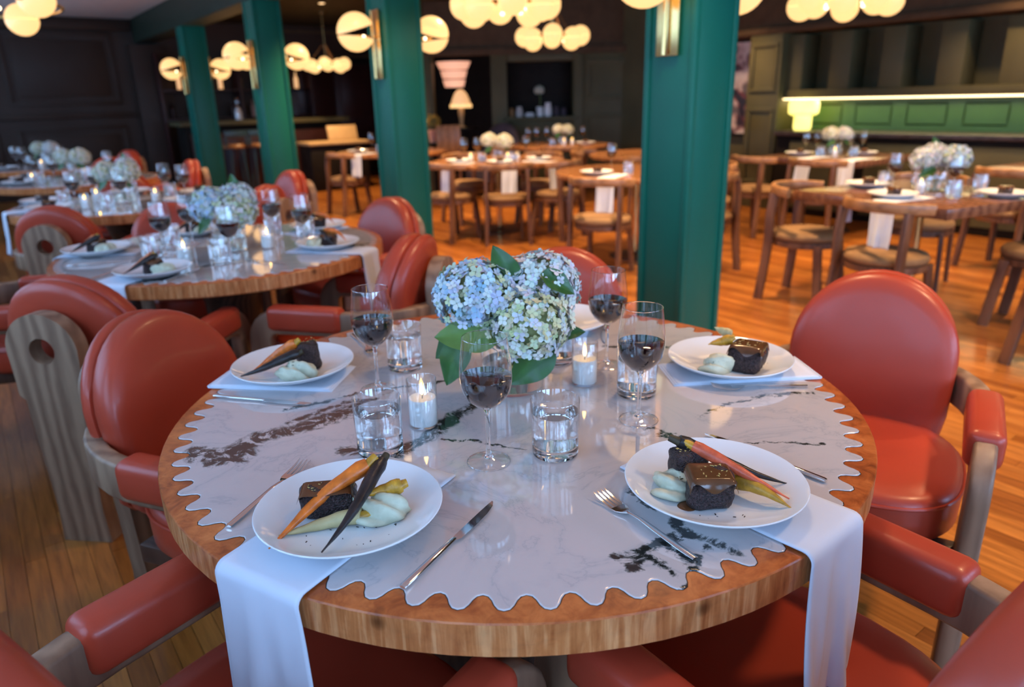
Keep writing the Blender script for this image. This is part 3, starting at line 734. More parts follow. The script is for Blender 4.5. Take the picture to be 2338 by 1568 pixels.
# ------------------------------------------------------------------ leather armchair
def arch_outline(hw=.215, z0=.40, zs=.645, top=.865, n=20, s=1.0):
    P = [(-hw * .80, z0), (hw * .80, z0), (hw * .92, z0 + .03), (hw * .975, z0 + .10)]
    for i in range(n + 1):
        a = PI * i / n
        P.append((hw * math.cos(a), zs + (top - zs) * math.sin(a)))
    P += [(-hw * .975, z0 + .10), (-hw * .92, z0 + .03)]
    cx, cz = 0, .62
    return [((x - cx) * s + cx, (z - cz) * s + cz) for x, z in P]
def cushion(out, prof, y0, lean=.16, wrap=.45):
    c = (0, .61); loops = []
    for s, y in prof:
        L = []
        for x, z in out:
            X, Z = c[0] + (x - c[0]) * s, c[1] + (z - c[1]) * s
            L.append((X, y0 + y + wrap * X * X - (Z - .45) * lean, Z))
        loops.append(L)
    return MB().rings(loops)
def make_armchair():
    t = thing('leather_armchair')
    # seat
    loops = []
    for s, z in ((.86, .345), (.95, .350), (1.0, .368), (1.005, .41), (1.0, .445), (.975, .463), (.92, .472), (.75, .479), (.4, .483), (.04, .484)):
        L = []
        for i in range(56):
            a = 2 * PI * i / 56; e = 2 / 2.9
            x = .262 * math.copysign(abs(math.cos(a)) ** e, math.cos(a)); y = .262 * math.copysign(abs(math.sin(a)) ** e, math.sin(a))
            if y < 0: x *= 1 - .16 * (-y / .262) ** 2
            L.append((x * s, y * s - .005, z))
        loops.append(L)
    st = MB().rings(loops).build('seat', 'leather', t, smooth=60)
    pp = [(p[0] * 1.004, p[1] * 1.004, .448) for p in loops[4]]
    MB().tube(pp + [pp[0]], .0045, 6, caps=False).build('piping', 'leather', st)
    front = [(.05, -.052), (.9, -.052), (.965, -.048), (.99, -.038), (1.0, -.022), (.995, -.006), (.975, .007), (.93, .016), (.8, .024), (.5, .031), (.05, .034)]
    cushion(arch_outline(), front, -.230).build('backrest', 'leather', t, smooth=60)
    back = [(.05, -.045), (.72, -.045), (.86, -.042), (.95, -.034), (.99, -.022), (1.0, -.010), (.985, .002), (.93, .006), (.05, .006)]
    cushion(arch_outline(s=.985), back, -.290).build('back_shell', 'leather', t, smooth=60)
    # bent arm frame with front legs
    A, ZC, YF, rc = .280, .572, .205, .075
    half = [((-A, YF + .012, 0.0), (-1, 0, 0)), ((-A, YF + .006, .25), (-1, 0, 0)), ((-A, YF, ZC - rc), (-1, 0, 0))]
    for k in range(1, 7):
        a = PI / 2 * k / 6
        half.append(((-A, YF - rc + rc * math.cos(a), ZC - rc + rc * math.sin(a)), (-1, 0, 0)))
    half += [((-A, y, ZC), (-1, 0, 0)) for y in (.06, -.02, -.09)]
    for k in range(1, 11):
        a = PI / 2 * k / 10
        nx, ny = -math.cos(a), -math.sin(a)
        half.append(((-A * math.cos(a), -.09 - .335 * math.sin(a), ZC), (nx, ny, 0)))
    pts = [h[0] for h in half] + [(-p[0], p[1], p[2]) for p, _ in half[-2::-1]]
    lat = [h[1] for h in half] + [(-l[0], l[1], l[2]) for _, l in half[-2::-1]]
    # second half keeps the frame turning the same way
    MB().sweep(pts, lat, .046, .092, .009).build('arm_frame', 'walnut', t, smooth=50)
    for s in (-1, 1):
        MB().box((s * A, .012, .5885), (.078, .300, .094)).build('arm_pad', 'leather', t, bevel=.024, seg=4, smooth=60)
    # keyhole back support
    zc, rr, hr, th, yc = .662, .116, .041, .052, -.432
    N = 48; outer, hole = [], []
    for i in range(N):
        a = 2 * PI * i / N; c_, s_ = math.cos(a), math.sin(a)
        if s_ >= 0: q = rr
        else: q = min(rr / max(abs(c_), 1e-6) * (1 - .06 * abs(s_)), .16 / -s_)
        outer.append((q * c_, zc + q * s_)); hole.append((hr * c_, zc + hr * s_))
    m = MB()
    for (y1) in (-th / 2, th / 2):
        vs = [(x, yc + y1, z) for x, z in outer] + [(x, yc + y1, z) for x, z in hole]
        m.add(vs, [(i, (i + 1) % N, N + (i + 1) % N, N + i) for i in range(N)])
    m.add([(x, yc - th / 2, z) for x, z in hole] + [(x, yc + th / 2, z) for x, z in hole], [(i, (i + 1) % N, N + (i + 1) % N, N + i) for i in range(N)])
    m.add([(x, yc - th / 2, z) for x, z in outer] + [(x, yc + th / 2, z) for x, z in outer], [(i, (i + 1) % N, N + (i + 1) % N, N + i) for i in range(N)])
    zb = zc - .16; wb_ = max(p[0] for p in outer if p[1] < zb + .001)
    prof = [(.085, 0), (.078, .12), (.085, .30), (wb_, zb + .001)]
    L = [[(-w, yc - th / 2, z), (w, yc - th / 2, z), (w, yc + th / 2, z), (-w, yc + th / 2, z)] for w, z in prof]
    m.rings(L)
    m.build('back_support', 'walnut', t, smooth=35)
    fr = MB().box((0, -.01, .325), (.44, .44, .05)).box((0, -.31, .325), (.10, .22, .05))
    for s in (-1, 1): fr.box((s * .235, .17, .325), (.08, .05, .05))
    fr.build('seat_frame', 'walnut_dark', t, bevel=.006)
    return t
ARM = make_armchair()

# ------------------------------------------------------------------ wooden cafe chair
def make_cafe_chair():
    t = thing('cafe_chair')
    m = MB().lathe([(0, .415), (.205, .415), (.222, .425), (.228, .445), (.215, .468), (.16, .480), (0, .484)], 40)
    m.build('seat', 'tan_fabric', t, smooth=60)
    MB().lathe([(.15, .375), (.215, .375), (.22, .38), (.22, .415), (.15, .415)], 40, closed=True).build('seat_ring', 'cafe_wood', t, smooth=40)
    # curved top rail
    P, L = [], []
    for k in range(17):
        a = R(-90 - 74 + 148 * k / 16)
        P.append((.270 * math.cos(a), .05 + .285 * math.sin(a) + .0, .735 + .012 * math.sin(PI * k / 16))); L.append((math.cos(a), math.sin(a), 0))
    MB().sweep(P, L, .030, .062, .010).build('top_rail', 'cafe_rail', t, smooth=50)
    for s in (-1, 1):
        pts = [(s * .215, -.20, 0), (s * .205, -.175, .25), (s * .200, -.165, .42), (s * .205, -.165, .58), (s * .200, -.150, .72)]
        MB().sweep(pts, [(s, 0, 0)] * 5, .030, .062, .008).build('leg', 'cafe_wood', t, smooth=40)
        pts = [(s * .185, .20, 0), (s * .175, .175, .22), (s * .165, .155, .40)]
        MB().sweep(pts, [(s, 0, 0)] * 3, .030, .058, .008).build('leg', 'cafe_wood', t, smooth=40)
    return t
CAFE = make_cafe_chair()

# ------------------------------------------------------------------ wooden tables on brass poles
def make_wood_table(shape, mat, w, d):
    t = thing('square_table' if shape == 'square' else 'round_wood_table')
    if shape == 'square': MB().box((0, 0, TZ - .03), (w, d, .06)).build('tabletop', mat, t, bevel=.006)
    else: MB().lathe([(0, TZ - .045), (w - .012, TZ - .045), (w, TZ - .03), (w, TZ - .008), (w - .008, TZ), (0, TZ)], 64).build('tabletop', mat, t, smooth=35)
    MB().tube([(0, 0, .02), (0, 0, TZ - .045)], .032, 20).build('pole', 'brass', t)
    MB().lathe([(0, 0), (.22, 0), (.22, .012), (.05, .03), (.035, .05), (0, .05)], 40).build('base', 'walnut_dark', t)
    return t

# ------------------------------------------------------------------ tableware prototypes
def make_plate():
    m = MB().lathe([(0, .004), (.070, .004), (.074, 0), (.080, 0), (.084, .004), (.108, .011), (.128, .020), (.1375, .0268), (.1385, .0285), (.1372, .0298), (.1345, .0290),
                    (.124, .0228), (.104, .0142), (.084, .0092), (.060, .0075), (0, .0070)], 72)
    return m.build('dinner_plate', 'porcelain', smooth=50)
PLATE = make_plate()
def make_wine_glass():
    t = thing('wine_glass')
    MB().lathe([(.0375, .0004), (.0380, .0012), (.0370, .0020), (.030, .0032), (.016, .0058), (.0085, .0090)], 48).build('foot', 'thin_glass', t, smooth=60)
    MB().tube([(.0376 * math.cos(2 * PI * k / 48), .0376 * math.sin(2 * PI * k / 48), .0011) for k in range(49)], .0008, 6, caps=False).build('foot_rim', 'thick_glass', t)
    g = [(0, .0050), (.0085, .0085), (.0060, .0125), (.0048, .020), (.0040, .035), (.0038, .075), (.0044, .094), (.0072, .1012), (.0050, .1030), (0, .1034)]
    MB().lathe(g, 32).build('stem', 'thick_glass', t, smooth=60)
    g = [(.0072, .1012), (.020, .1085), (.032, .1195), (.0405, .134), (.0442, .150), (.0448, .163), (.0437, .180), (.0415, .200), (.0390, .220), (.0377, .2292)]
    MB().lathe(g, 48).build('bowl', 'thin_glass', t, smooth=60)
    MB().tube([(.0377 * math.cos(2 * PI * k / 48), .0377 * math.sin(2 * PI * k / 48), .2292) for k in range(49)], .0007, 6, caps=False).build('rim', 'thick_glass', t)
    wn = [(0, .1035), (.008, .1040), (.0195, .1095), (.0313, .1203), (.0397, .1346), (.0433, .150), (.0440, .1605), (.0432, .1612), (0, .1605)]
    MB().lathe(wn, 48).build('red_wine', 'wine', t, smooth=50)
    return t
WINE = make_wine_glass()
def make_tumbler():
    t = thing('water_glass')
    g = [(0, 0), (.0385, 0), (.0405, .002), (.0412, .006), (.0432, .104), (.0426, .1056), (.0418, .104), (.0397, .024), (.037, .0195), (0, .0185)]
    MB().lathe([(.0412, .006), (.0432, .104), (.0426, .1056), (.0418, .104), (.0397, .024)], 48).build('glass', 'thin_glass', t, smooth=50)
    MB().lathe([(0, 0), (.0385, 0), (.0405, .002), (.0411, .006), (.0413, .0185), (0, .0185)], 48).build('base', 'thick_glass', t, smooth=50)
    MB().lathe([(0, .0190), (.0386, .0190), (.0400, .0238), (.0412, .0808), (.0404, .0800), (0, .0798)], 48).build('water', 'water', t, smooth=50)
    return t
WATER = make_tumbler()
def make_candle():
    t = thing('votive_candle')
    g = [(0, 0), (.0265, 0), (.028, .0015), (.0285, .004), (.0288, .096), (.0282, .0968), (.0278, .096), (.0274, .005), (0, .004)]
    MB().lathe(g, 36).build('glass', 'thin_glass', t, smooth=50)
    MB().lathe([(0, .0042), (.0262, .0042), (.0268, .006), (.0270, .055), (.0258, .0578), (.018, .0562), (.006, .0548), (0, .0546)], 36).build('wax', 'wax', t, smooth=45)
    MB().tube([(0, 0, .054), (.0006, 0, .060), (.0004, 0, .065)], .0009, 6).build('wick', 'wick', t)
    MB().lathe([(0, .062), (.0026, .0655), (.0042, .070), (.0040, .0755), (.0024, .082), (.0009, .087), (0, .0895)], 14).build('flame', 'flame', t, smooth=80)
    return t
CANDLE = make_candle()
def make_fork():
    m = MB()
    m.tube([(0, 0, .0035), (0, .03, .004), (0, .08, .0065), (0, .110, .0085), (0, .125, .0075), (0, .138, .0055)], [.0052, .0056, .0046, .0034, .0030, .0036], 10, flat=.42)
    sec = []
    for y, w, z in ((.134, .0035, .0058), (.142, .008, .0042), (.150, .0118, .0032), (.160, .0128, .0030)):
        sec.append([(-w, y, z), (w, y, z), (w, y, z + .0016), (-w, y, z + .0016)])
    m.rings(sec)
    for k in range(4):
        x = -.0108 + .0072 * k
        L = []
        for y, w, z in ((.158, .0023, .0030), (.178, .0020, .0042), (.194, .0016, .0072), (.204, .0007, .0102)):
            L.append([(x - w, y, z), (x + w, y, z), (x + w, y, z + .0015), (x - w, y, z + .0015)])
        m.rings(L)
    return m.build('dinner_fork', 'steel', smooth=50)
FORK = make_fork()
def make_knife():
    t = thing('dinner_knife')
    MB().tube([(0, 0, .0042), (0, .004, .0046), (0, .06, .0046), (0, .118, .0044), (0, .124, .0040)], [.0048, .0058, .0056, .0046, .0030], 12, flat=.62).build('handle', 'steel', t, smooth=50)
    L = []
    for y, xa, xb in ((.120, -.0030, .0045), (.128, -.0034, .0085), (.165, -.0034, .0098), (.200, -.0034, .0088), (.222, -.0030, .0052), (.233, -.0022, -.0002)):
        L.append([(xa, y, .0034), (xb, y, .0040), (xb, y, .0044), (xa, y, .0054)])
    MB().rings(L).build('blade', 'steel', t, smooth=40)
    return t
KNIFE = make_knife()

# food
def lumpy(loops_fn, amp, seed):
    rnd = random.Random(seed)
    ph = [(rnd.uniform(20, 70), rnd.uniform(20, 70), rnd.uniform(20, 70), rnd.uniform(0, 6.28)) for _ in range(7)]
    out = []
    for p in loops_fn:
        d = sum(math.sin(a * p[0] + b * p[1] + c * p[2] + e) for a, b, c, e in ph) / 7 ** .5
        out.append(d * amp)
    return out
def beef_mesh(w, d, h, seed, tilt=0.0):
    bm = bmesh.new(); bmesh.ops.create_cube(bm, size=1)
    bmesh.ops.subdivide_edges(bm, edges=bm.edges[:], cuts=9, use_grid_fill=True)
    rnd = random.Random(seed)
    for v in bm.verts:
        p = v.co * 2; e = 5
        n = (abs(p.x) ** e + abs(p.y) ** e + abs(p.z) ** e) ** (1 / e)
        q = p / n if n > 0 else p
        m_ = max(abs(p.x), abs(p.y), abs(p.z)); q = q * m_
        v.co = Vector((q.x * w / 2, q.y * d / 2, (q.z + 1) * h / 2))
    ds = [a_ + b_ for a_, b_ in zip(lumpy([v.co for v in bm.verts], .0022, seed), lumpy([v.co * 5 for v in bm.verts], .0009, seed + 3))]
    for v, k in zip(bm.verts, ds):
        if v.co.z > .003: v.co += v.normal * k if v.normal.length > 0 else Vector()
        v.co.y += v.co.z * tilt
    bmesh.ops.recalc_face_normals(bm, faces=bm.faces[:])
    me = bpy.data.meshes.new('beef'); bm.to_mesh(me); bm.free()
    me.polygons.foreach_set('use_smooth', [True] * len(me.polygons)); me.materials.append(MATS['beef']); return me
def gravy_mesh(w, d, h, seed, cover=1.0, drip=.35):
    # sauce lying over the top of the meat and running down the near side
    n, m_ = 18, 18; rnd = random.Random(seed); vs = []; ph = rnd.uniform(0, 6)
    for i in range(n + 1):
        for j in range(m_ + 1):
            u, v = -1 + 2 * i / n, -1 + 2 * j / m_
            x = u * w * .50; yv = v * d * .52 * cover; z = h + .0022
            ex = max(0, abs(u) - .82) / .18; z -= ex * ex * h * .28
            if v < -.8:
                k = (-.8 - v) / .2; z -= k * h * drip * (.75 + .45 * math.sin(4 * u + ph)); yv = -d * .52 * (.80 + .22 * min(1, k * 1.6))
            if v > .85: z -= ((v - .85) / .15) ** 2 * h * .15
            vs.append((x, yv, z))
    fs = [(i * (m_ + 1) + j, (i + 1) * (m_ + 1) + j, (i + 1) * (m_ + 1) + j + 1, i * (m_ + 1) + j + 1) for i in range(n) for j in range(m_)]
    mb_ = MB().add(vs, fs); me = mb_.mesh('gravy', 'gravy', smooth=70)
    return me
def scatter_bits(n, fx, fy, fz, size, seed, mat, name):
    rnd = random.Random(seed); m = MB()
    for _ in range(n):
        x, y = rnd.uniform(*fx), rnd.uniform(*fy); s = size * rnd.uniform(.5, 1.4)
        rot = Matrix.Rotation(rnd.uniform(0, 3), 3, 'Z')
        m.box((x, y, fz(x, y)), (s * 2.4, s * .8, s * .5), rot)
    return m.mesh(name, mat, smooth=0)
def make_beef(w=.075, d=.055, h=.05, seed=1, cover=1.0, drip=.35, tilt=0.0):
    t = thing('braised_beef')
    link('meat', beef_mesh(w, d, h, seed, tilt), t)
    if cover > .5:
        g = link('gravy', gravy_mesh(w, d, h, seed, cover, drip), t)
        if tilt:
            for v in g.data.vertices: v.co.y += v.co.z * tilt
    s = link('seeds', scatter_bits(16, (-w * .36, w * .36), (-d * .3, d * .34), lambda x, y: h + .0032, .0013, seed, 'seed', 'seeds'), t)
    s['kind'] = 'stuff'
    if tilt:
        for v in s.data.vertices: v.co.y += v.co.z * tilt
    return t
BEEF = make_beef(.070, .058, .050, 3)
def make_carrot(name, mat, L=.15, r=.0105, bend=.012, seed=1):
    # lies along +y with its thick end at the origin, tip at +y
    t = thing(name); rnd = random.Random(seed); pts, rad = [], []
    for k in range(15):
        u = k / 14
        pts.append((bend * math.sin(PI * u) + bend * .8 * u * u, u * L, .0 + .002 * math.sin(5 * u + seed)))
        rad.append(max(.0012, r * ((1 - u ** 1.35) ** .85) * (1 + .05 * math.sin(23 * u + seed)) * (1 if u > .03 else .78)))
    MB().tube(pts, rad, 14).build('root', mat, t, smooth=70)
    MB().tube([(0, .004, 0), (-.001, -.006, .001), (-.002, -.014, .002)], [r * .62, r * .55, r * .48], 9).build('stem_stub', 'charred_stem' if 'purple' in mat else 'carrot_yellow', t, smooth=50)
    return t
CARROT = {k: make_carrot('roast_carrot', 'carrot_' + k, L=l, r=r_c, bend=b_, seed=i) for i, (k, l, r_c, b_) in enumerate((('orange', .150, .0128, .020), ('purple', .158, .0120, -.010), ('coral', .140, .0112, .004), ('yellow', .100, .0130, .008)))}
PARSNIP = make_carrot('roast_parsnip', 'parsnip', L=.085, r=.013, bend=.01, seed=8)
def lay_root(proto, a, b, label, cat='carrot', group=None, roll=0.0):
    # from the thick end a to the tip b
    a, b = Vector(a), Vector(b); d = b - a
    if proto.name in USED: o = dup(proto)
    else:
        USED.add(proto.name); KIDS[proto.name] = [(c, kids(c)) for c in kids(proto)]; o = proto
    o.location = a; base = {'orange': .150, 'purple': .158, 'coral': .140, 'yellow': .100, 'parsnip': .085}
    key = [k for k, v in CARROT.items() if v == proto]
    L0 = base[key[0]] if key else .085
    k = d.length / L0
    rot = Vector((0, 1, 0)).rotation_difference(d.normalized())
    o.rotation_mode = 'QUATERNION'; o.rotation_quaternion = rot
    o.scale = (1, k, 1)
    return tag(o, label, cat, group)
def mash_mesh(w, d, h, seed):
    bm = bmesh.new(); bmesh.ops.create_icosphere(bm, subdivisions=4, radius=1)
    for v in bm.verts:
        p = v.co; v.co = Vector((p.x * w / 2, p.y * d / 2, max(0, p.z + .25) * h / 1.25))
    ds = lumpy([v.co * 1.5 for v in bm.verts], .0085, seed); d2 = [a_ + b_ for a_, b_ in zip(lumpy([v.co * 3.2 for v in bm.verts], .0055, seed + 5), lumpy([v.co * 8 for v in bm.verts], .0024, seed + 9))]
    for v, k, k2 in zip(bm.verts, ds, d2):
        if v.co.z > .0015:
            n_ = Vector((v.co.x, v.co.y, v.co.z + .01)).normalized(); v.co += n_ * (abs(k) - .003 + k2)
            v.co.z = max(v.co.z, .0)
    me = bpy.data.meshes.new('mash'); bm.to_mesh(me); bm.free()
    me.polygons.foreach_set('use_smooth', [True] * len(me.polygons)); me.materials.append(MATS['mash']); return me
def make_mash(w, d, h, seed):
    t = thing('mashed_potato'); link('mound', mash_mesh(w, d, h, seed), t)
    s = link('herb_flecks', scatter_bits(14, (-w * .25, w * .25), (-d * .25, d * .25), lambda x, y: h * math.sqrt(max(.05, 1 - (2 * x / w) ** 2 - (2 * y / d) ** 2)) * .98, .0015, seed, 'herb', 'herb_flecks'), t)
    s['kind'] = 'stuff'
    return t
MASH = make_mash(.075, .060, .034, 2)

# ------------------------------------------------------------------ linen napkin laid under a plate, end hanging over the edge
def make_napkin(r_in, hang, w=.145, edge=TR, seed=1, top=TZ + .0022, flare=.0):
    # local frame: x = outwards from the table centre, origin at the edge of the table at floor level
    rnd = random.Random(seed); path = []
    n1 = 14
    for k in range(n1): path.append((r_in - edge + (edge - .008 - r_in) * k / (n1 - 1), top + .003))
    if hang > 0:
        for k in range(1, 6):
            a = PI / 2 * k / 5; path.append((-.008 + .016 * math.sin(a), top + .003 - .016 + .016 * math.cos(a)))
        n2 = 26
        for k in range(1, n2 + 1): path.append((.008 + .012 * k / n2, top - .013 - hang * k / n2))
    nw = 22; vs = []; n = len(path); p1, p2, p3 = rnd.uniform(0, 6), rnd.uniform(0, 6), rnd.uniform(.6, 1.2)
    for i, (x, z) in enumerate(path):
        low = max(0, top - .012 - z)
        for j in range(nw + 1):
            v = j / nw - .5
            yy = v * w * (1 + flare * low) + .06 * low * math.sin(p1)
            fold = low * (.055 * math.sin(9 * v * p3 + p1 + 6 * low) + .03 * math.sin(19 * v + p2)) if hang > 0 else 0
            zz = z + (0 if low > 0 else .0006 * math.sin(30 * x + p1) * math.sin(12 * v + p2))
            if hang <= 0 or i < n1: zz = max(zz, top + .0016)
            vs.append((x + max(-.002, fold) * (1 if low > .01 else 0), yy, zz))
    fs = [(i * (nw + 1) + j, (i + 1) * (nw + 1) + j, (i + 1) * (nw + 1) + j + 1, i * (nw + 1) + j + 1) for i in range(n - 1) for j in range(nw)]
    o = MB().add(vs, fs).build('linen_napkin', 'linen', smooth=80)
    s = o.modifiers.new('folded_layers', 'SOLIDIFY'); s.thickness = .0026; s.offset = 0
    return o

# ------------------------------------------------------------------ hydrangeas
PAL = {'blue': [(.42, .58, .78), (.58, .70, .82), (.70, .79, .86), (.78, .84, .84), (.68, .72, .46)],
       'cream': [(.86, .86, .72), (.76, .76, .46), (.82, .85, .80), (.88, .88, .80), (.66, .66, .32)],
       'white': [(.86, .87, .84), (.78, .83, .86), (.86, .87, .80), (.76, .79, .78)]}
def floret_mesh(r, n, pal, seed, flat=.86):
    rnd = random.Random(seed); vs, fs, cols = [], [], []
    gold = PI * (3 - 5 ** .5)
    for i in range(n):
        zz = 1 - 1.72 * (i + .5) / n; rad = math.sqrt(max(0, 1 - zz * zz)); a = gold * i + rnd.uniform(-.2, .2)
        d = Vector((rad * math.cos(a), rad * math.sin(a), zz)).normalized()
        c = Vector((d.x * r, d.y * r, d.z * r * flat)) * rnd.uniform(.86, 1.07)
        q = d.to_track_quat('Z', 'Y'); tw = rnd.uniform(0, 3); sz = .0112 * rnd.uniform(.65, 1.15) * (r / .085) ** .5
        tilt = Euler((rnd.uniform(-.45, .45), rnd.uniform(-.45, .45), 0)).to_quaternion()
        col = rnd.choice(pal); col = tuple(min(1, c_ * rnd.uniform(.9, 1.1)) for c_ in col)
        for k in range(4):
            b_ = tw + PI / 2 * k; k0 = len(vs)
            for (u, v, w_) in ((.05, 0, 0), (.45, -.42, .10), (.95, -.40, .20), (1.18, 0, .16), (.95, .40, .20), (.45, .42, .10), (.62, 0, .02)):
                p = Vector((u * math.cos(b_) - v * math.sin(b_), u * math.sin(b_) + v * math.cos(b_), w_)) * sz
                vs.append(c + q @ (tilt @ p)); cols.append(col)
            for x, y in ((0, 1), (1, 2), (2, 3), (3, 4), (4, 5), (5, 0)): fs.append((k0 + x, k0 + y, k0 + 6))
    me = bpy.data.meshes.new('florets'); me.from_pydata([tuple(v) for v in vs], [], fs); me.update()
    at = me.color_attributes.new('tint', 'FLOAT_COLOR', 'POINT')
    for i, c in enumerate(cols): at.data[i].color = (*c, 1)
    me.polygons.foreach_set('use_smooth', [True] * len(me.polygons))
    me.materials.append(MATS['petals']); return me
FLOR = {(k, s): floret_mesh(.085, 400, PAL[k], s) for k, s in (('blue', 1), ('cream', 2), ('white', 3))}
CORE = MB().lathe([(0, -.055), (.045, -.05), (.070, -.02), (.074, .01), (.06, .045), (.03, .062), (0, .066)], 24).mesh('flower_core', 'flower_green')
def leaf_mesh(L, w, bend, mat):
    n, m_ = 12, 6; vs = []
    for i in range(n + 1):
        u = i / n; hw = w * (math.sin(PI * u ** .8) ** .8) * (1 - .15 * u)
        for j in range(m_ + 1):
            v = -1 + 2 * j / m_
            vs.append((v * hw, u * L, abs(v) * hw * .35 - bend * u * u * L + .002 * math.sin(14 * u) * abs(v)))
    fs = [(i * (m_ + 1) + j, i * (m_ + 1) + j + 1, (i + 1) * (m_ + 1) + j + 1, (i + 1) * (m_ + 1) + j) for i in range(n) for j in range(m_)]
    return MB().add(vs, fs).mesh('leaf', mat, smooth=80)
LEAF = {'leaf': leaf_mesh(.11, .034, .20, 'leaf'), 'leaf_light': leaf_mesh(.12, .040, .10, 'leaf_light')}
def aim(o, base, tip, normal, L):
    base, tip = Vector(base), Vector(tip); y = (tip - base); k = y.length / L; y.normalize()
    z = Vector(normal); z = (z - y * z.dot(y)).normalized(); x = y.cross(z)
    o.matrix_local = Matrix.Translation(base) @ Matrix((x, y, z)).transposed().to_4x4() @ Matrix.Diagonal((k, k, k, 1))
def hydrangea(loc, head, r, kind, label, group, leaves=(), foot=(0, 0, .014)):
    # loc: foot of the vase; head: centre of the flower head relative to loc
    t = thing('hydrangea', loc, -PHI); tag(t, label, 'flower', group)
    f = link('florets', FLOR[[k for k in FLOR if k[0] == kind][0]], t); f.location = head; f.scale = (r / .085,) * 3; f['kind'] = 'stuff'
    f.rotation_euler = (random.uniform(-.2, .2), random.uniform(-.2, .2), random.uniform(0, 6))
    c = link('flower_core', CORE, t); c.location = head; c.scale = (r / .095,) * 3
    h = Vector(head); ft = Vector(foot)
    mid = Vector((h.x * .35, h.y * .35, .14))
    MB().tube([ft, ft.lerp(mid, .5), mid, mid.lerp(h, .6)], .0035, 8).build('stem', 'stem_green', t)
    for base, tip, nrm, kind_ in leaves:
        l = link('leaf', LEAF[kind_], t); aim(l, base, tip, nrm, .11 if kind_ == 'leaf' else .12)
    return t
def make_vase():
    t = thing('glass_vase')
    g = [(0, 0), (.064, 0), (.068, .002), (.070, .006), (.070, .150), (.0692, .151), (.0684, .150), (.0680, .008), (0, .007)]
    MB().lathe(g, 48).build('glass', 'thin_glass', t, smooth=50)
    MB().lathe([(0, .0085), (.0672, .0085), (.0674, .060), (0, .060)], 40).build('water', 'vase_water', t, smooth=50)
    return t
VASE = make_vase()

# ------------------------------------------------------------------ setting the tables
TOP = TZ + .0019           # upper face of the marble
def tpos(c, x, y, z=TOP):  # viewer-aligned offset from a table centre
    a = rv(x, y); return (c[0] + a[0], c[1] + a[1], z)
def chair_at(c, ang, r, label, group, face=None):
    # ang: viewer-aligned bearing from the table centre; the chair faces the centre unless face (a bearing) is given
    a = rdir(ang); p = (c[0] + r * math.cos(a), c[1] + r * math.sin(a), 0)
    f = rdir(face) if face is not None else a + PI
    return put(ARM, p, f - PI / 2, label, 'chair', group)
def lay(proto, c, tip, end, L, label, cat, group):
    # cutlery from its handle end to its tip
    a, b = Vector(tpos(c, *end)), Vector(tpos(c, *tip)); d = b - a
    return put(proto, (a.x, a.y, TOP), math.atan2(d.y, d.x) - PI / 2, label, cat, group)
T1, T2, T3, T4, T5 = (0, 0), (.032, 2.194), (0, 4.40), (-.02, 6.60), (-.04, 8.80)
N1, N2, N3, N4, N5 = 'the nearest marble table', 'the second marble table', 'the third marble table', 'the fourth marble table', 'the farthest marble table'
put(ROUND, (*T1, 0), -PHI, 'round burl wood table with a scalloped marble inlay, nearest the camera', 'table', 'round marble tables')
put(ROUND, (*T2, 0), -PHI + 1.1, 'round burl and marble table, second in the row', 'table', 'round marble tables')
put(ROUND, (*T3, 0), -PHI + 2.3, 'round burl and marble table, third in the row', 'table', 'round marble tables')
put(ROUND, (*T4, 0), -PHI + .6, 'round burl and marble table, fourth in the row', 'table', 'round marble tables')
put(ROUND, (*T5, 0), -PHI + 1.9, 'round burl and marble table, farthest in the row by the end wall', 'table', 'round marble tables')

G = 'leather armchairs at the marble tables'
chair_at(T1, -121, .685, 'red leather armchair at the front left of the nearest table, only arm visible', G, face=55)
chair_at(T1, -51.6, .655, 'red leather armchair at the front right of the nearest table, cut by the frame', G, face=125.8)
chair_at(T1, 18, .916, 'red leather armchair turned to the camera at right of the nearest table', G, face=-122)
chair_at(T1, 80, .70, 'red leather armchair behind the flowers of the nearest table', G)
chair_at(T1, 161.4, .66, 'orange red leather armchair at left of the nearest table', G, face=-21)
chair_at(T2, -97, .70, 'leather armchair showing its keyhole wooden back between the two nearest tables', G)
chair_at(T2, -31, .68, 'leather armchair seen from behind at right of the second table', G, face=166)
chair_at(T2, 49, .64, 'leather armchair at the far right of the second table, before the second pillar', G)
chair_at(T2, 128, .62, 'leather armchair behind the wine glasses of the second table', G)
chair_at(T2, 197, .78, 'leather armchair cut by the left edge beside the second table', G)
chair_at(T3, -83, .72, 'small leather armchair with a keyhole back at the front of the third table', G)
chair_at(T3, -12, .74, 'leather armchair behind the flowers of the second table', G)
chair_at(T3, 42, .90, 'leather armchair at right of the third table, against the third pillar', G)
chair_at(T3, 118, .62, 'leather armchair behind the white flowers of the third table', G)
chair_at(T4, 34, .66, 'leather armchair at right of the fourth table, before the farthest pillar', G)
chair_at(T4, -40, .66, 'leather armchair at the near right of the fourth table', G)
chair_at(T5, 60, .66, 'dark red armchair at right of the farthest marble table', G)
chair_at(T5, -25, .68, 'dark red armchair at the near right of the farthest marble table', G)

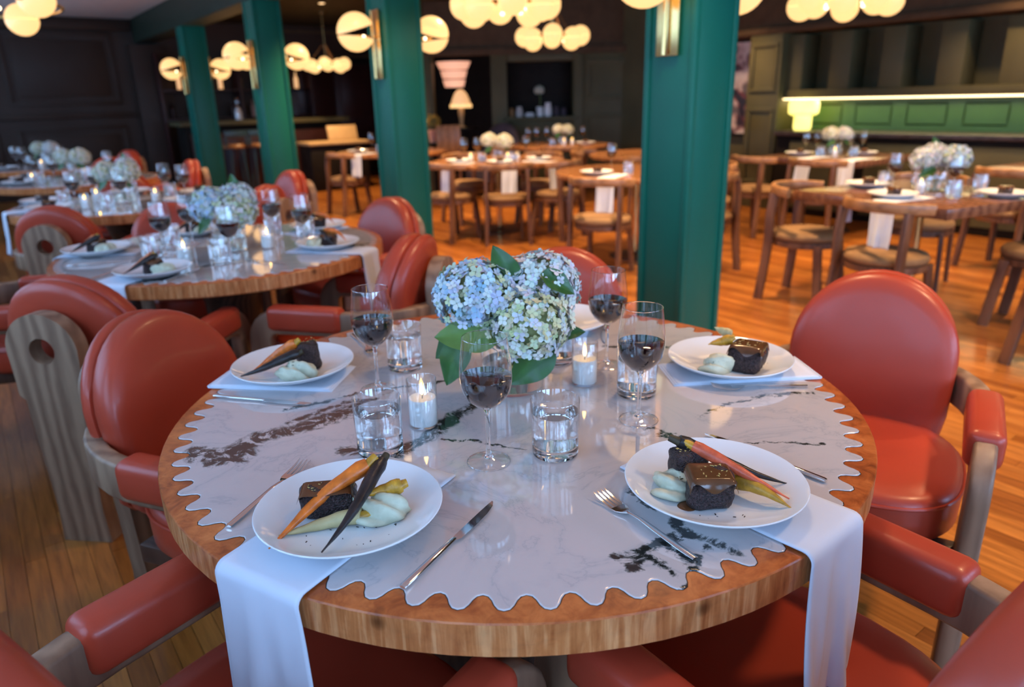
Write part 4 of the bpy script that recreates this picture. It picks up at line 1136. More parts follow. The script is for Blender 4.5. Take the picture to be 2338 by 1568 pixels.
# ---- nearest table: places
PZ = TOP + .0055
P1 = {'front left': (-.2530, -.462), 'front right': (.3055, -.415), 'right': (.4925, .136), 'far': (.125, .475), 'left': (-.5145, .168)}
for k, (x, y) in P1.items():
    put(PLATE, tpos(T1, x, y, PZ), -PHI, 'white coupe plate at the %s place of the nearest table' % k, 'plate', 'plates on the nearest table')
def napkin(c, ang, r_in, hang, w, label, group, seed, flare=0.0, shift=0.0):
    a = rdir(ang); o = make_napkin(r_in, hang, w, seed=seed, flare=flare)
    o.location = (c[0] + TR * math.cos(a) - shift * math.sin(a), c[1] + TR * math.sin(a) + shift * math.cos(a), 0)
    o.rotation_euler = (0, 0, a); tag(o, label, 'napkin', group); return o
GN = 'linen napkins'
napkin(T1, -120.5, .34, .245, .158, 'white napkin hanging over the front left edge of the nearest table', GN, 3, .5)
napkin(T1, -49.5, .355, .258, .150, 'white napkin hanging over the front right edge of the nearest table', GN, 5, .2)
def flat_napkin(c, x, y, ang, w, d, label, seed, n=3):
    a = rdir(ang); o = thing('linen_napkin', tpos(c, x, y, TOP), a); tag(o, label, 'napkin', GN)
    rnd = random.Random(seed)
    for k in range(n):
        m = MB(); nn, mm = 14, 10; vs = []
        for i in range(nn + 1):
            for j in range(mm + 1):
                u, v = i / nn - .5, j / mm - .5
                vs.append((u * d * (1 - .01 * k) + .003 * k, v * w * (1 - .02 * k), .0011 + .0016 * k + .0006 * (1 + math.sin(9 * u + seed) * math.sin(7 * v + k)) * .4))
        m.add(vs, [(i * (mm + 1) + j, (i + 1) * (mm + 1) + j, (i + 1) * (mm + 1) + j + 1, i * (mm + 1) + j + 1) for i in range(nn) for j in range(mm)])
        l = m.build('folded_layer', 'linen', o, smooth=70); s = l.modifiers.new('cloth', 'SOLIDIFY'); s.thickness = .0012; s.offset = -1
    MB().tube([(d * .5, -w * .49, .003), (d * .5, w * .49, .003)], .0027, 8).build('fold', 'linen', o, smooth=60)
    return o
flat_napkin(T1, -.535, .155, 172, .160, .29, 'folded white napkin under the left plate of the nearest table', 1)
flat_napkin(T1, .505, .118, 4, .135, .33, 'folded white napkin under the right plate of the nearest table', 2)
flat_napkin(T1, .125, .46, 78, .16, .32, 'folded white napkin under the far plate of the nearest table', 4)
GF, GK = 'forks on the nearest table', 'knives on the nearest table'
lay(FORK, T1, (-.353, -.223), (-.436, -.470), .2, 'steel fork left of the front left plate on the nearest table', 'fork', GF)
lay(FORK, T1, (.102, -.366), (.237, -.577), .2, 'steel fork left of the front right plate on the nearest table', 'fork', GF)
lay(FORK, T1, (.422, .020), (.625, .017), .2, 'steel fork before the right plate on the nearest table', 'fork', GF)
lay(KNIFE, T1, (-.027, -.398), (-.154, -.624), .23, 'steel knife pointing inwards right of the front left plate', 'knife', GK)
lay(KNIFE, T1, (.332, -.179), (.497, -.382), .23, 'steel knife half hidden behind the front right plate', 'knife', GK)
lay(KNIFE, T1, (-.401, -.023), (-.655, .043), .23, 'steel knife beside the left plate on the nearest table', 'knife', GK)
lay(FORK, T1, (-.36, .31), (-.44, .46), .2, 'steel fork beyond the left plate of the nearest table', 'fork', GF)
lay(KNIFE, T1, (.235, .345), (.265, .565), .23, 'steel knife standing out beyond the flowers of the nearest table', 'knife', GK)
GW, GT, GC = 'red wine glasses', 'water tumblers', 'votive candles'
for (x, y), l in (((-.050, -.280), 'glass of red wine at the centre front of the nearest table'), ((-.302, .066), 'glass of red wine at left, above the front left tumbler'),
                  ((.239, -.125), 'glass of red wine at right, before a tall tumbler on the nearest table'), ((.217, .181), 'glass of red wine farthest right behind the nearest table candle')):
    put(WINE, tpos(T1, x, y), 0, l, 'wine glass', GW)
for (x, y), l in (((-.248, -.228), 'water tumbler front left of the nearest table, beside the candle'), ((.068, -.253), 'water tumbler at centre, right of the front wine glass'),
                  ((-.260, .200), 'water tumbler behind the left wine glass on the nearest table'), ((.257, .006), 'water tumbler behind the right wine glass on the nearest table'),
                  ((.103, .219), 'water tumbler beyond the vase on the nearest table')):
    put(WATER, tpos(T1, x, y), random.random(), l, 'water glass', GT)
for (x, y), l in (((-.181, -.121), 'white candle burning in a glass at left of the nearest table'), ((.154, .075), 'white candle burning in a glass right of the vase')):
    put(CANDLE, tpos(T1, x, y), 0, l, 'candle', GC)

# ---- nearest table: food (plate-local, viewer aligned; z from the plate's floor)
PF = PZ + .0078
def food(place, x, y, z=0.0):
    c = P1[place]; return tpos(T1, c[0] + x, c[1] + y, PF + z)
FG = 'food on the nearest table'
B1 = make_beef(.084, .050, .042, 4, cover=.75, drip=.05); put(B1, food('front left', -.034, .010), -PHI + .12, 'dark braised beef with seeds on the front left plate', 'beef', FG)
put(MASH, food('front left', .046, -.006), -PHI + .3, 'pale mashed potato on the front left plate', 'mashed potato', FG)
lay_root(CARROT['orange'], food('front left', .026, .030, .068), food('front left', -.086, -.100, .012), 'orange roast carrot across the front left plate', 'carrot', FG)
lay_root(CARROT['purple'], food('front left', .044, .046, .062), food('front left', -.019, -.118, .016), 'blackened purple carrot across the front left plate', 'carrot', FG)
lay_root(PARSNIP, food('front left', .022, -.024, .012), food('front left', -.085, -.072, .008), 'pale roast parsnip under the carrots of the front left plate', 'parsnip', FG)
lay_root(CARROT['yellow'], food('front left', .078, .010, .042), food('front left', .026, -.018, .036), 'short roast root lying on the front left mashed potato', 'carrot', FG)
put(BEEF, food('front right', -.018, -.036), -PHI - .05, 'braised beef under brown gravy at the front of the front right plate', 'beef', FG)
B2 = make_beef(.055, .042, .058, 9, cover=.2, drip=.0); put(B2, food('front right', -.036, .026), -PHI + .2, 'second block of braised beef behind on the front right plate', 'beef', FG)
M2 = make_mash(.060, .070, .026, 7); put(M2, food('front right', -.060, .000), -PHI, 'mashed potato left of the beef on the front right plate', 'mashed potato', FG)
lay_root(CARROT['purple'], food('front right', -.050, .036, .066), food('front right', .116, -.010, .014), 'blackened purple carrot on the front right plate', 'carrot', FG)
lay_root(CARROT['coral'], food('front right', -.030, .022, .064), food('front right', .095, -.055, .010), 'coral red roast carrot on the front right plate', 'carrot', FG)
lay_root(CARROT['yellow'], food('front right', .022, -.006, .020), food('front right', .086, -.082, .008), 'yellow roast carrot at right of the front right plate', 'carrot', FG)
gp = MB().lathe([(0, .0022), (.012, .0022), (.0165, .0012), (.018, 0), (0, 0)], 24).build('gravy_pool', 'gravy'); gp.location = food('front right', -.052, -.048, .0012); gp.scale = (1, .8, 1)
tag(gp, 'small pool of brown gravy on the front right plate', 'gravy', FG)
M3 = make_mash(.085, .055, .040, 12); put(M3, food('left', .024, -.052), -PHI, 'pale mashed potato on the left plate', 'mashed potato', FG)
B3 = make_beef(.050, .045, .066, 15, cover=.3, drip=.0); put(B3, food('left', .036, .008), -PHI + .5, 'dark braised beef on the left plate', 'beef', FG)
lay_root(CARROT['orange'], food('left', .012, -.002, .066), food('left', -.090, -.046, .012), 'orange roast carrot on the left plate', 'carrot', FG)
lay_root(CARROT['purple'], food('left', .022, -.026, .048), food('left', -.105, -.066, .012), 'blackened purple carrot on the left plate', 'carrot', FG)
B4 = make_beef(.078, .060, .056, 21, cover=1.0, drip=.3, tilt=.25); put(B4, food('right', .024, -.040), -PHI - .6, 'braised beef glazed with gravy on the right plate', 'beef', FG)
M4 = make_mash(.075, .055, .034, 25); put(M4, food('right', -.042, -.045), -PHI + .4, 'mashed potato on the right plate', 'mashed potato', FG)
lay_root(CARROT['yellow'], food('right', -.002, -.006, .062), food('right', -.052, -.016, .050), 'golden roast root on top of the right plate beef', 'carrot', FG)
lay_root(PARSNIP, food('right', .000, .010, .064), food('right', -.035, .012, .080), 'curled roast root standing on the right plate', 'parsnip', FG)
B5 = make_beef(.07, .05, .045, 31); put(B5, food('far', 0, 0), -PHI, 'braised beef on the far plate behind the flowers', 'beef', FG)
for place, seed, rng in (('front left', 3, ((-.10, .10), (-.085, -.03))), ('front right', 6, ((-.05, .04), (-.108, -.070))), ('right', 8, ((.05, .09), (-.04, .02)))):
    c = P1[place]
    s = link('pepper_flecks', scatter_bits(16, rng[0], rng[1], lambda x, y: .0088 + max(0, math.hypot(x, y) - .07) ** 2 * 3.6, .0014, seed, 'pepper', 'pepper_flecks'))
    s.location = tpos(T1, c[0], c[1], PZ); s.rotation_euler = (0, 0, -PHI)
    tag(s, 'dark pepper flecks scattered on the %s plate' % place, 'pepper', kind='stuff')

# ---- nearest table: flowers
VP = tpos(T1, -.004, .066)
put(VASE, VP, 0, 'clear glass vase of hydrangeas at the centre of the nearest table', 'vase', 'glass vases')
FGp = 'hydrangeas on the nearest table'
hydrangea(VP, (-.072, -.010, .208), .088, 'blue', 'pale blue hydrangea head at left in the nearest vase', FGp,
          leaves=[((-.020, -.075, .142), (-.158, -.085, .150), (.05, -.75, .66), 'leaf_light'), ((-.095, -.05, .138), (-.148, -.075, .035), (-.35, -.9, .25), 'leaf'), ((-.085, -.03, .150), (-.172, -.035, .085), (-.3, -.8, .5), 'leaf')])
hydrangea(VP, (.032, -.045, .158), .088, 'cream', 'cream green hydrangea head low at the front of the nearest vase', FGp,
          leaves=[((.085, -.085, .120), (-.01, -.105, .042), (.1, -.9, .3), 'leaf'), ((.085, -.02, .120), (.150, -.04, .140), (.1, -.7, .7), 'leaf')])
hydrangea(VP, (.060, .030, .215), .086, 'white', 'white hydrangea head at upper right in the nearest vase', FGp,
          leaves=[((.010, -.02, .225), (-.035, -.01, .315), (-.1, -.9, .4), 'leaf'), ((.06, -.045, .262), (.135, -.05, .225), (.4, -.8, .6), 'leaf')])

# ---- a simpler place setting for the tables behind
def setting(c, name, plates, wines, tumblers, candles, vase, heads, group, z=TOP, carrots=True, mash=True):
    for (x, y), w in plates:
        p = tpos(c, x, y, z + .005)
        put(PLATE, p, -PHI, 'white plate at the %s place of %s' % (w, name), 'plate', 'plates, ' + group)
        f = (p[0], p[1], p[2] + .0078)
        a = rv(.004, -.006); put(BEEF, (f[0] + a[0], f[1] + a[1], f[2]), -PHI + random.uniform(-.6, .6), 'braised beef on the %s plate of %s' % (w, name), 'beef', 'food, ' + group)
        if mash:
            a = rv(.05 if x < 0 else -.05, -.025); put(MASH, (f[0] + a[0], f[1] + a[1], f[2]), random.uniform(0, 6), 'mashed potato on the %s plate of %s' % (w, name), 'mashed potato', 'food, ' + group)
        if carrots:
            s = 1 if x > 0 else -1
            a, b = rv(-.005 * s, .004), rv(.088 * s, -.055)
            lay_root(CARROT['orange'], (f[0] + a[0], f[1] + a[1], f[2] + .066), (f[0] + b[0], f[1] + b[1], f[2] + .014), 'orange roast carrot on the %s plate of %s' % (w, name), 'carrot', 'food, ' + group)
            a, b = rv(-.02 * s, -.008), rv(.075 * s, -.075)
            lay_root(CARROT['purple'], (f[0] + a[0], f[1] + a[1], f[2] + .064), (f[0] + b[0], f[1] + b[1], f[2] + .012), 'dark roast carrot on the %s plate of %s' % (w, name), 'carrot', 'food, ' + group)
    for (x, y), w in wines: put(WINE, tpos(c, x, y, z), 0, 'glass of red wine at the %s of %s' % (w, name), 'wine glass', GW)
    for (x, y), w in tumblers: put(WATER, tpos(c, x, y, z), 0, 'water tumbler at the %s of %s' % (w, name), 'water glass', GT)
    for (x, y), w in candles: put(CANDLE, tpos(c, x, y, z), 0, 'lit votive candle at the %s of %s' % (w, name), 'candle', GC)
    if vase:
        vp = tpos(c, *vase, z)
        put(VASE, vp, 0, 'glass vase of hydrangeas on ' + name, 'vase', 'glass vases')
        for hd, r, kind, w in heads:
            lv = []
            if w in ('left', 'front'): lv = [((hd[0] * .6, hd[1] - .06, .15), (hd[0] * 1.1 - .05, hd[1] - .06, .09), (-.3, -.8, .4), 'leaf')]
            elif w == 'upper': lv = [((hd[0], hd[1], .25), (hd[0] - .02, hd[1], .325), (0, -.9, .2), 'leaf')]
            else: lv = [((hd[0] * .7, hd[1] - .04, .14), (hd[0] * 1.3 + .03, hd[1] - .04, .11), (.3, -.8, .4), 'leaf')]
            hydrangea(vp, hd, r, kind, '%s hydrangea head at the %s of the vase on %s' % ({'blue': 'pale blue', 'cream': 'cream', 'white': 'white'}[kind], w, name), 'hydrangeas, ' + group, leaves=lv)
setting(T2, N2, [((-.53, -.08), 'left'), ((-.075, -.53), 'front'), ((.475, -.07), 'right'), ((.31, .42), 'far right'), ((-.29, .36), 'far left')],
        [((-.20, -.15), 'left'), ((-.19, .10), 'far left'), ((.15, -.33), 'front'), ((.16, .20), 'far right'), ((.36, -.02), 'right')],
        [((-.215, -.235), 'front left'), ((.105, -.335), 'front'), ((.11, .34), 'far side'), ((.33, .12), 'right'), ((-.25, .02), 'left')],
        [((-.055, -.295), 'front'), ((.20, -.03), 'right'), ((-.05, .28), 'far side')], (.045, -.06),
        [((-.06, -.01, .20), .085, 'blue', 'left'), ((.055, -.03, .175), .085, 'cream', 'right'), ((.05, .03, .215), .08, 'white', 'upper')], 'second table')
napkin(T2, -105, .36, .23, .150, 'white napkin hanging over the front edge of the second table', GN, 8, .1)
napkin(T2, -14, .34, .24, .150, 'white napkin hanging over the right edge of the second table', GN, 9, .3)
napkin(T2, 187, .36, .22, .150, 'white napkin hanging over the left edge of the second table', GN, 10, .2)
flat_napkin(T2, .30, .40, 54, .15, .30, 'folded napkin under the far right plate of the second table', 6)
lay(FORK, T2, (.21, -.31), (.38, -.40), .2, 'steel fork at the right place of the second table', 'fork', 'cutlery on the second table')
lay(KNIFE, T2, (.06, -.42), (.02, -.65), .23, 'steel knife at the front place of the second table', 'knife', 'cutlery on the second table')
lay(FORK, T2, (-.24, -.39), (-.29, -.58), .2, 'steel fork at the front place of the second table', 'fork', 'cutlery on the second table')
lay(KNIFE, T2, (-.30, -.26), (-.52, -.33), .23, 'steel knife at the left place of the second table', 'knife', 'cutlery on the second table')
setting(T3, N3, [((-.30, -.36), 'front'), ((-.56, .0), 'left'), ((.45, -.10), 'right'), ((.36, .36), 'far right'), ((-.20, .48), 'far left')],
        [((-.22, -.20), 'front left'), ((-.26, .14), 'far left'), ((.10, -.22), 'front'), ((.16, .28), 'far side'), ((.36, .12), 'right')],
        [((-.34, -.12), 'left'), ((.05, -.32), 'front'), ((.24, .16), 'far right'), ((-.10, .30), 'far left')],
        [((-.10, -.30), 'front'), ((.22, -.02), 'right'), ((-.20, .02), 'left')], (0, 0),
        [((-.095, 0, .20), .078, 'cream', 'left'), ((.055, -.03, .195), .085, 'cream', 'right'), ((.03, .04, .23), .07, 'white', 'upper')], 'third table', carrots=False, mash=False)
napkin(T3, -140, .36, .24, .160, 'white napkin at the front left of the third table', GN, 14, .1)
napkin(T3, 178, .36, .24, .150, 'white napkin at the far left of the third table', GN, 15, .1)
setting(T4, N4, [((-.30, -.36), 'front'), ((.40, -.20), 'right'), ((-.5, .05), 'left')],
        [((-.28, -.16), 'left'), ((-.05, -.26), 'front'), ((.28, .05), 'right'), ((.15, .28), 'far side')], [((-.12, -.36), 'front'), ((.2, -.2), 'right')],
        [((-.22, -.30), 'front'), ((-.05, .22), 'far side')], (0, 0),
        [((-.085, 0, .20), .08, 'cream', 'left'), ((.07, -.02, .20), .085, 'cream', 'right')], 'fourth table', carrots=False, mash=False)
setting(T5, N5, [((-.30, -.36), 'front')], [((-.30, -.10), 'left'), ((.25, -.15), 'right'), ((-.1, -.28), 'front')], [], [((.1, -.3), 'front')], (0, 0),
        [((-.085, 0, .20), .08, 'cream', 'left'), ((.07, -.02, .20), .085, 'white', 'right')], 'farthest table', carrots=False, mash=False)

# ------------------------------------------------------------------ wooden tables in the middle of the room
def at_table(c, rz, x, y, z=TZ): # offset in the table's own axes
    return (c[0] + x * math.cos(rz) - y * math.sin(rz), c[1] + x * math.sin(rz) + y * math.cos(rz), z)
SQ = make_wood_table('square', 'dark_table', 1.06, 1.06)
RD = make_wood_table('round', 'orange_table', .70, 0)
GWT = 'wooden tables on brass poles'
RT, RT2, RT3 = (3.88, .96), (6.15, 2.85), (6.2, .75)
C1, C2, C3, L1, C4 = (3.70, 5.20), (5.85, 6.75), (3.80, 3.30), (3.70, 7.60), (5.35, 4.55)
sq_rz = R(-11)
put(SQ, (*RT, 0), sq_rz, 'square dark wooden table with flowers at right', 'table', GWT)
put(SQ, (*RT2, 0), 0, 'square wooden table at right before the yellow lamp', 'table', GWT)
put(SQ, (*RT3, 0), R(-5), 'square wooden table cut by the right edge of the picture', 'table', GWT)
put(RD, (*C1, 0), 0, 'round orange wooden table seen between the two nearest pillars', 'table', GWT)
put(RD, (*C2, 0), 0, 'round wooden table farthest back before the shelf recess', 'table', GWT)
put(RD, (*C3, 0), 0, 'round wooden table half hidden by the nearest pillar', 'table', GWT)
put(RD, (*L1, 0), 0, 'round wooden table half hidden by the second pillar', 'table', GWT)
put(RD, (*C4, 0), 0, 'round wooden table behind the nearest pillar', 'table', GWT)
GCC = 'wooden cafe chairs'
def cafe(x, y, fx, fy, label): # stands at x, y and faces fx, fy
    put(CAFE, (x, y, 0), math.atan2(fy - y, fx - x) - PI / 2, label, 'chair', GCC)
cafe(3.32, .86, 4.3, .72, 'wooden chair with its back to the camera before the square table at right')
cafe(3.62, 1.55, 3.75, .6, 'wooden chair at the far left corner of the square table at right')
cafe(4.05, .30, 3.98, 1.3, 'dark wooden chair tucked under the right side of the square table')
cafe(3.36, -.10, 3.7, 1.0, 'wooden chair cut by the right edge, beside the red armchair')
cafe(4.55, 1.25, 3.8, 1.0, 'wooden chair beyond the square table at right')
cafe(5.45, 2.60, 6.4, 2.75, 'wooden chair with a napkin behind it at the table before the yellow lamp')
cafe(5.45, 3.25, 6.4, 3.1, 'wooden chair at the far left of the table before the yellow lamp')
cafe(5.55, 1.05, 6.4, .9, 'wooden chair at the table cut by the right edge')
cafe(3.06, 5.12, 3.70, 5.20, 'wooden chair at left of the round table between the pillars')
cafe(3.36, 4.62, 3.70, 5.20, 'wooden chair at the front of the round table between the pillars')
cafe(3.92, 4.50, 3.70, 5.20, 'wooden chair at right of the round table between the pillars')
cafe(4.36, 5.32, 3.70, 5.20, 'wooden chair at the far right of the round table between the pillars')
cafe(3.75, 5.92, 3.70, 5.20, 'wooden chair beyond the round table between the pillars')
cafe(3.10, 2.98, 3.80, 3.30, 'wooden chair with a tan seat just left of the nearest pillar')
cafe(3.78, 2.55, 3.80, 3.30, 'wooden chair just right of the nearest pillar')
cafe(4.50, 3.1, 3.80, 3.30, 'wooden chair beyond the nearest pillar at right')
cafe(3.04, 7.55, 3.70, 7.60, 'wooden chair at left of the table behind the second pillar')
cafe(3.45, 6.95, 3.70, 7.60, 'wooden chair in front of the table behind the second pillar')
cafe(5.40, 6.15, 5.85, 6.75, 'wooden chair before the farthest round table')
cafe(5.15, 7.0, 5.85, 6.75, 'wooden chair at left of the farthest round table')
cafe(4.85, 4.1, 5.35, 4.55, 'wooden chair before the round table behind the nearest pillar')
cafe(5.0, 5.15, 5.35, 4.55, 'wooden chair at left of the round table behind the nearest pillar')

def hang_napkin(c, rz, ang, edge, label, seed, hang=.25, w=.15):
    a = rz + R(ang); o = make_napkin(edge - .34, hang, w, edge=edge, seed=seed, top=TZ + .0003)
    o.location = (c[0] + edge * math.cos(a), c[1] + edge * math.sin(a), 0); o.rotation_euler = (0, 0, a); tag(o, label, 'napkin', GN); return o
o = hang_napkin(RT, sq_rz, 180, .53, 'white napkin hanging behind the chair back at the square table', 21, .25); o.location.y -= .147; o.location.x -= .029
o = hang_napkin(RT, sq_rz, 270, .53, 'white napkin hanging at the right corner of the square table', 22, .25); o.location.x += .275; o.location.y -= .053
o = hang_napkin(RT, sq_rz, 90, .53, 'white napkin hanging at the far left of the square table', 23, .25)
hang_napkin(RT2, 0, 180, .53, 'white napkin hanging at the front of the table before the yellow lamp', 24, .25)
o = hang_napkin(RT2, 0, 180, .53, 'white napkin hanging at the right end of the table before the yellow lamp', 25, .25); o.location.y -= .42
hang_napkin(C1, 0, 188, .70, 'white napkin at the left edge of the round table between the pillars', 26)
hang_napkin(C1, 0, 243, .70, 'white napkin at the front edge of the round table between the pillars', 27)
hang_napkin(C1, 0, 285, .70, 'white napkin at the right edge of the round table between the pillars', 28, .25)
hang_napkin(C3, 0, 204, .70, 'white napkin at the table edge beside the nearest pillar', 29, .25)
hang_napkin(L1, 0, 205, .70, 'white napkin at the table edge left of the second pillar', 30, .25)
setting(RT, 'the square table at right', [((-.20, .30), 'far left'), ((-.30, -.22), 'front'), ((.30, -.30), 'right')],
        [((-.13, .12), 'left'), ((.09, -.15), 'front'), ((.28, .20), 'right')], [((-.10, .28), 'left'), ((.02, -.28), 'front'), ((.34, -.02), 'right'), ((.10, .24), 'far side')],
        [((-.05, -.06), 'centre')], (.10, .05), [((-.085, 0, .195), .085, 'white', 'left'), ((.085, -.02, .195), .09, 'blue', 'right'), ((.0, .05, .22), .075, 'white', 'upper')], 'square table', z=TZ, carrots=False, mash=False)
setting(RT2, 'the table before the yellow lamp', [((-.32, .1), 'left'), ((.25, -.05), 'right')], [((-.22, .20), 'far left'), ((-.10, .22), 'far side'), ((.16, .05), 'right'), ((.32, .12), 'far right')],
        [((-.20, -.12), 'left'), ((.10, -.18), 'front')], [((-.06, -.12), 'centre')], (.02, .06), [((-.06, 0, .20), .08, 'cream', 'left'), ((.065, -.02, .20), .08, 'white', 'right')], 'lamp table', z=TZ, carrots=False, mash=False)
setting(C1, 'the round table between the pillars', [((-.40, -.22), 'left'), ((.02, -.48), 'front'), ((.42, -.15), 'right')], [((-.36, .05), 'left'), ((-.22, .10), 'far left'), ((.12, .12), 'right'), ((.30, .16), 'far right')],
        [((-.16, -.26), 'front left'), ((.16, -.30), 'front right')], [((-.28, -.16), 'left'), ((.10, -.16), 'centre'), ((.20, -.14), 'right')], (0, .02),
        [((-.085, 0, .20), .085, 'cream', 'left'), ((.07, -.03, .185), .09, 'cream', 'right')], 'round table', z=TZ, carrots=False, mash=False)
setting(C2, 'the farthest round table', [((.35, -.2), 'right')], [((-.42, .0), 'left'), ((-.30, .05), 'far left'), ((-.16, .06), 'far side'), ((.35, .15), 'right')], [((-.1, -.25), 'front')],
        [((.06, -.2), 'front'), ((.18, -.1), 'centre')], (.06, .05), [((-.06, 0, .19), .08, 'cream', 'left'), ((.07, 0, .19), .08, 'cream', 'right')], 'far table', z=TZ, carrots=False, mash=False)
setting(C3, 'the table half hidden by the nearest pillar', [((-.38, -.30), 'front left')], [((-.22, -.02), 'left')], [((-.12, -.30), 'front')], [], None, [], 'pillar table', z=TZ, carrots=False, mash=False)
setting(L1, 'the table behind the second pillar', [((-.40, -.18), 'left')], [((-.26, .06), 'left')], [((-.12, -.20), 'front')], [], None, [], 'second pillar table', z=TZ, carrots=False, mash=False)
setting(RT3, 'the table cut by the right edge', [((-.34, -.05), 'left'), ((-.1, -.3), 'front')], [((.05, .2), 'far side')], [((-.05, .05), 'centre')], [], None, [], 'edge table', z=TZ, carrots=False, mash=False)

# ------------------------------------------------------------------ lamps and furniture along the far walls
t = thing('table_lamp', (7.10, 3.84, .93)); tag(t, 'glowing yellow mushroom table lamp on the counter at right', 'lamp')
MB().lathe([(0, 0), (.085, 0), (.10, .03), (.10, .15), (.085, .165), (0, .17)], 28).build('stem', 'yellow_lamp', t)
MB().lathe([(0, .165), (.13, .165), (.165, .19), (.17, .29), (.15, .33), (0, .335)], 32).build('shade', 'yellow_lamp', t)
t = thing('floor_lamp', (6.55, 4.62, 0)); tag(t, 'slim floor lamp with a white box shade before the collage', 'lamp')
MB().tube([(0, 0, .02), (0, 0, 1.0)], .010, 10).build('pole', 'wall_white', t); MB().lathe([(0, 0), (.13, 0), (.13, .015), (0, .03)], 24).build('base', 'wall_white', t)
MB().box((0, 0, 1.04), (.20, .34, .17), Matrix.Rotation(-PHI, 3, 'Z')).build('shade', 'wall_white', t, bevel=.015)
t = thing('framed_collage', (X1 - .03, 4.98, .86)); tag(t, 'tall dark framed collage of pale and red shapes beside the pillar', 'picture')
MB().box((0, 0, .55), (.02, .86, 1.1)).build('print', 'collage', t, smooth=0)
fr = MB()
for s in (-1, 1): fr.box((-.01, s * .45, .55), (.05, .04, 1.18)); fr.box((-.01, 0, .55 + s * .57), (.05, .86, .04))
fr.build('frame', 'near_black', t, bevel=.005)

def fpt(a, d, z): return (fa.x + fd.x * a + -fd.y * d, fa.y + fd.y * a + fd.x * d, z)
t = thing('pendant_lamp', fpt(.40, .35, 1.55)); tag(t, 'tiered pink pendant lamp hanging in the dark doorway', 'lamp')
for k, (z0, r0, r1) in enumerate(((0, .145, .175), (.13, .175, .205), (.26, .215, .265))):
    MB().lathe([(r0, z0), (r1, z0 + .105), (r1 - .012, z0 + .105), (r0 - .012, z0 + .004)], 32, closed=True).build('tier', 'pink_lamp', t)
MB().tube([(0, 0, .30), (0, 0, CEIL - 1.55)], .006, 8).build('cord', 'near_black', t)
MB().tube([(-.2, 0, .30), (.2, 0, .30)], .006, 6).build('bar', 'brass', t)
t = thing('side_table', fpt(.50, .15, 0)); tag(t, 'small dark side table carrying the amber lamp in the doorway', 'table')
MB().lathe([(0, .92), (.26, .92), (.26, .95), (0, .95)], 28).build('tabletop', 'near_black', t); MB().tube([(0, 0, .02), (0, 0, .92)], .03, 12).build('pole', 'near_black', t); MB().lathe([(0, 0), (.2, 0), (.2, .02), (0, .03)], 24).build('base', 'near_black', t)
t = thing('table_lamp', fpt(.50, .15, .95)); tag(t, 'amber table lamp with a dome shade in the dark doorway', 'lamp')
MB().lathe([(0, 0), (.07, 0), (.07, .015), (.03, .03), (.028, .10), (.045, .20), (.045, .30), (0, .30)], 20).build('base', 'cream_leather', t)
MB().lathe([(.16, .30), (.165, .34), (.15, .36), (.13, .42), (.095, .50), (.05, .55), (0, .565)], 28).build('shade', 'amber_glow', t)
MB().lathe([(.155, .295), (.17, .295), (.17, .345), (.155, .345)], 28, closed=True).build('shade_rim', 'lamp_globe', t)
t = thing('lounge_chair', fpt(.98, -.62, 0), fang + 2.6); tag(t, 'plum velvet lounge chair before the dark doorway', 'chair')
MB().box((0, 0, .30), (.62, .60, .20)).build('seat', 'plum_velvet', t, bevel=.05, seg=3)
cushion([(x * 1.45, .30 + (z - .40) * 1.55) for x, z in arch_outline()], [(.05, -.08), (.9, -.08), (1, -.05), (1, 0), (.9, .03), (.05, .04)], -.26, lean=.12, wrap=.5).build('backrest', 'plum_velvet', t, smooth=60)
for sx in (-1, 1):
    for sy in (-1, 1): MB().tube([(sx * .26, sy * .24, 0), (sx * .25, sy * .23, .22)], .018, 8).build('leg', 'near_black', t)
t = thing('high_back_chair', fpt(.36, -.78, 0), fang + .1); tag(t, 'amber high back wooden chair beyond the round table between the pillars', 'chair')
MB().box((0, 0, .83), (.34, .03, .38)).build('backrest', 'cafe_rail', t, bevel=.01)
MB().box((0, .20, .44), (.38, .38, .05)).build('seat', 'cafe_rail', t, bevel=.01)
for s in (-1, 1):
    MB().box((s * .15, .0, .35), (.035, .035, .70)).build('leg', 'cafe_wood', t); MB().box((s * .15, .36, .21), (.035, .035, .42)).build('leg', 'cafe_wood', t)
# crockery on the recess shelf
kinds = [(1.28, 'yellow jar', 'tan_fabric', .045, .13), (1.40, 'pale pitcher', 'wall_white', .055, .15), (1.56, 'white bowl', 'porcelain', .08, .06), (1.72, 'grey stacked cups', 'porcelain', .05, .11),
         (1.84, 'tall white jug', 'porcelain', .06, .20), (1.97, 'dark pot', 'plum_velvet', .05, .14), (2.08, 'dark tin', 'plum_velvet', .045, .12)]
for k, (a, nm, mt, r0, h) in enumerate(kinds):
    m = MB().lathe([(0, 0), (r0 * .8, 0), (r0, h * .2), (r0 * .95, h * .6), (r0 * .7, h * .85), (r0 * .75, h), (r0 * .65, h), (0, h * .9)], 24)
    o = m.build(nm.replace(' ', '_'), mt, smooth=50); o.location = fpt(a, .06, 1.09); tag(o, nm + ' on the shelf of the recess', nm.split()[-1], 'crockery on the recess shelf')
t = thing('potted_orchid', fpt(1.72, .16, 1.09)); tag(t, 'cream flowers in a white pot on the recess shelf', 'flower')
MB().lathe([(0, 0), (.05, 0), (.06, .14), (.05, .14), (0, .12)], 20).build('pot', 'porcelain', t)
MB().tube([(0, 0, .1), (.01, 0, .25), (-.01, 0, .36)], .006, 6).build('stem', 'stem_green', t)
f = link('florets', FLOR[('cream', 2)], t); f.location = (-.01, 0, .38); f.scale = (.9, .9, .9); f['kind'] = 'stuff'
t = thing('yellow_flowers', fpt(.10, -.28, 0)); tag(t, 'yellow flowers in a pink pot on a stand behind the second pillar', 'flower')
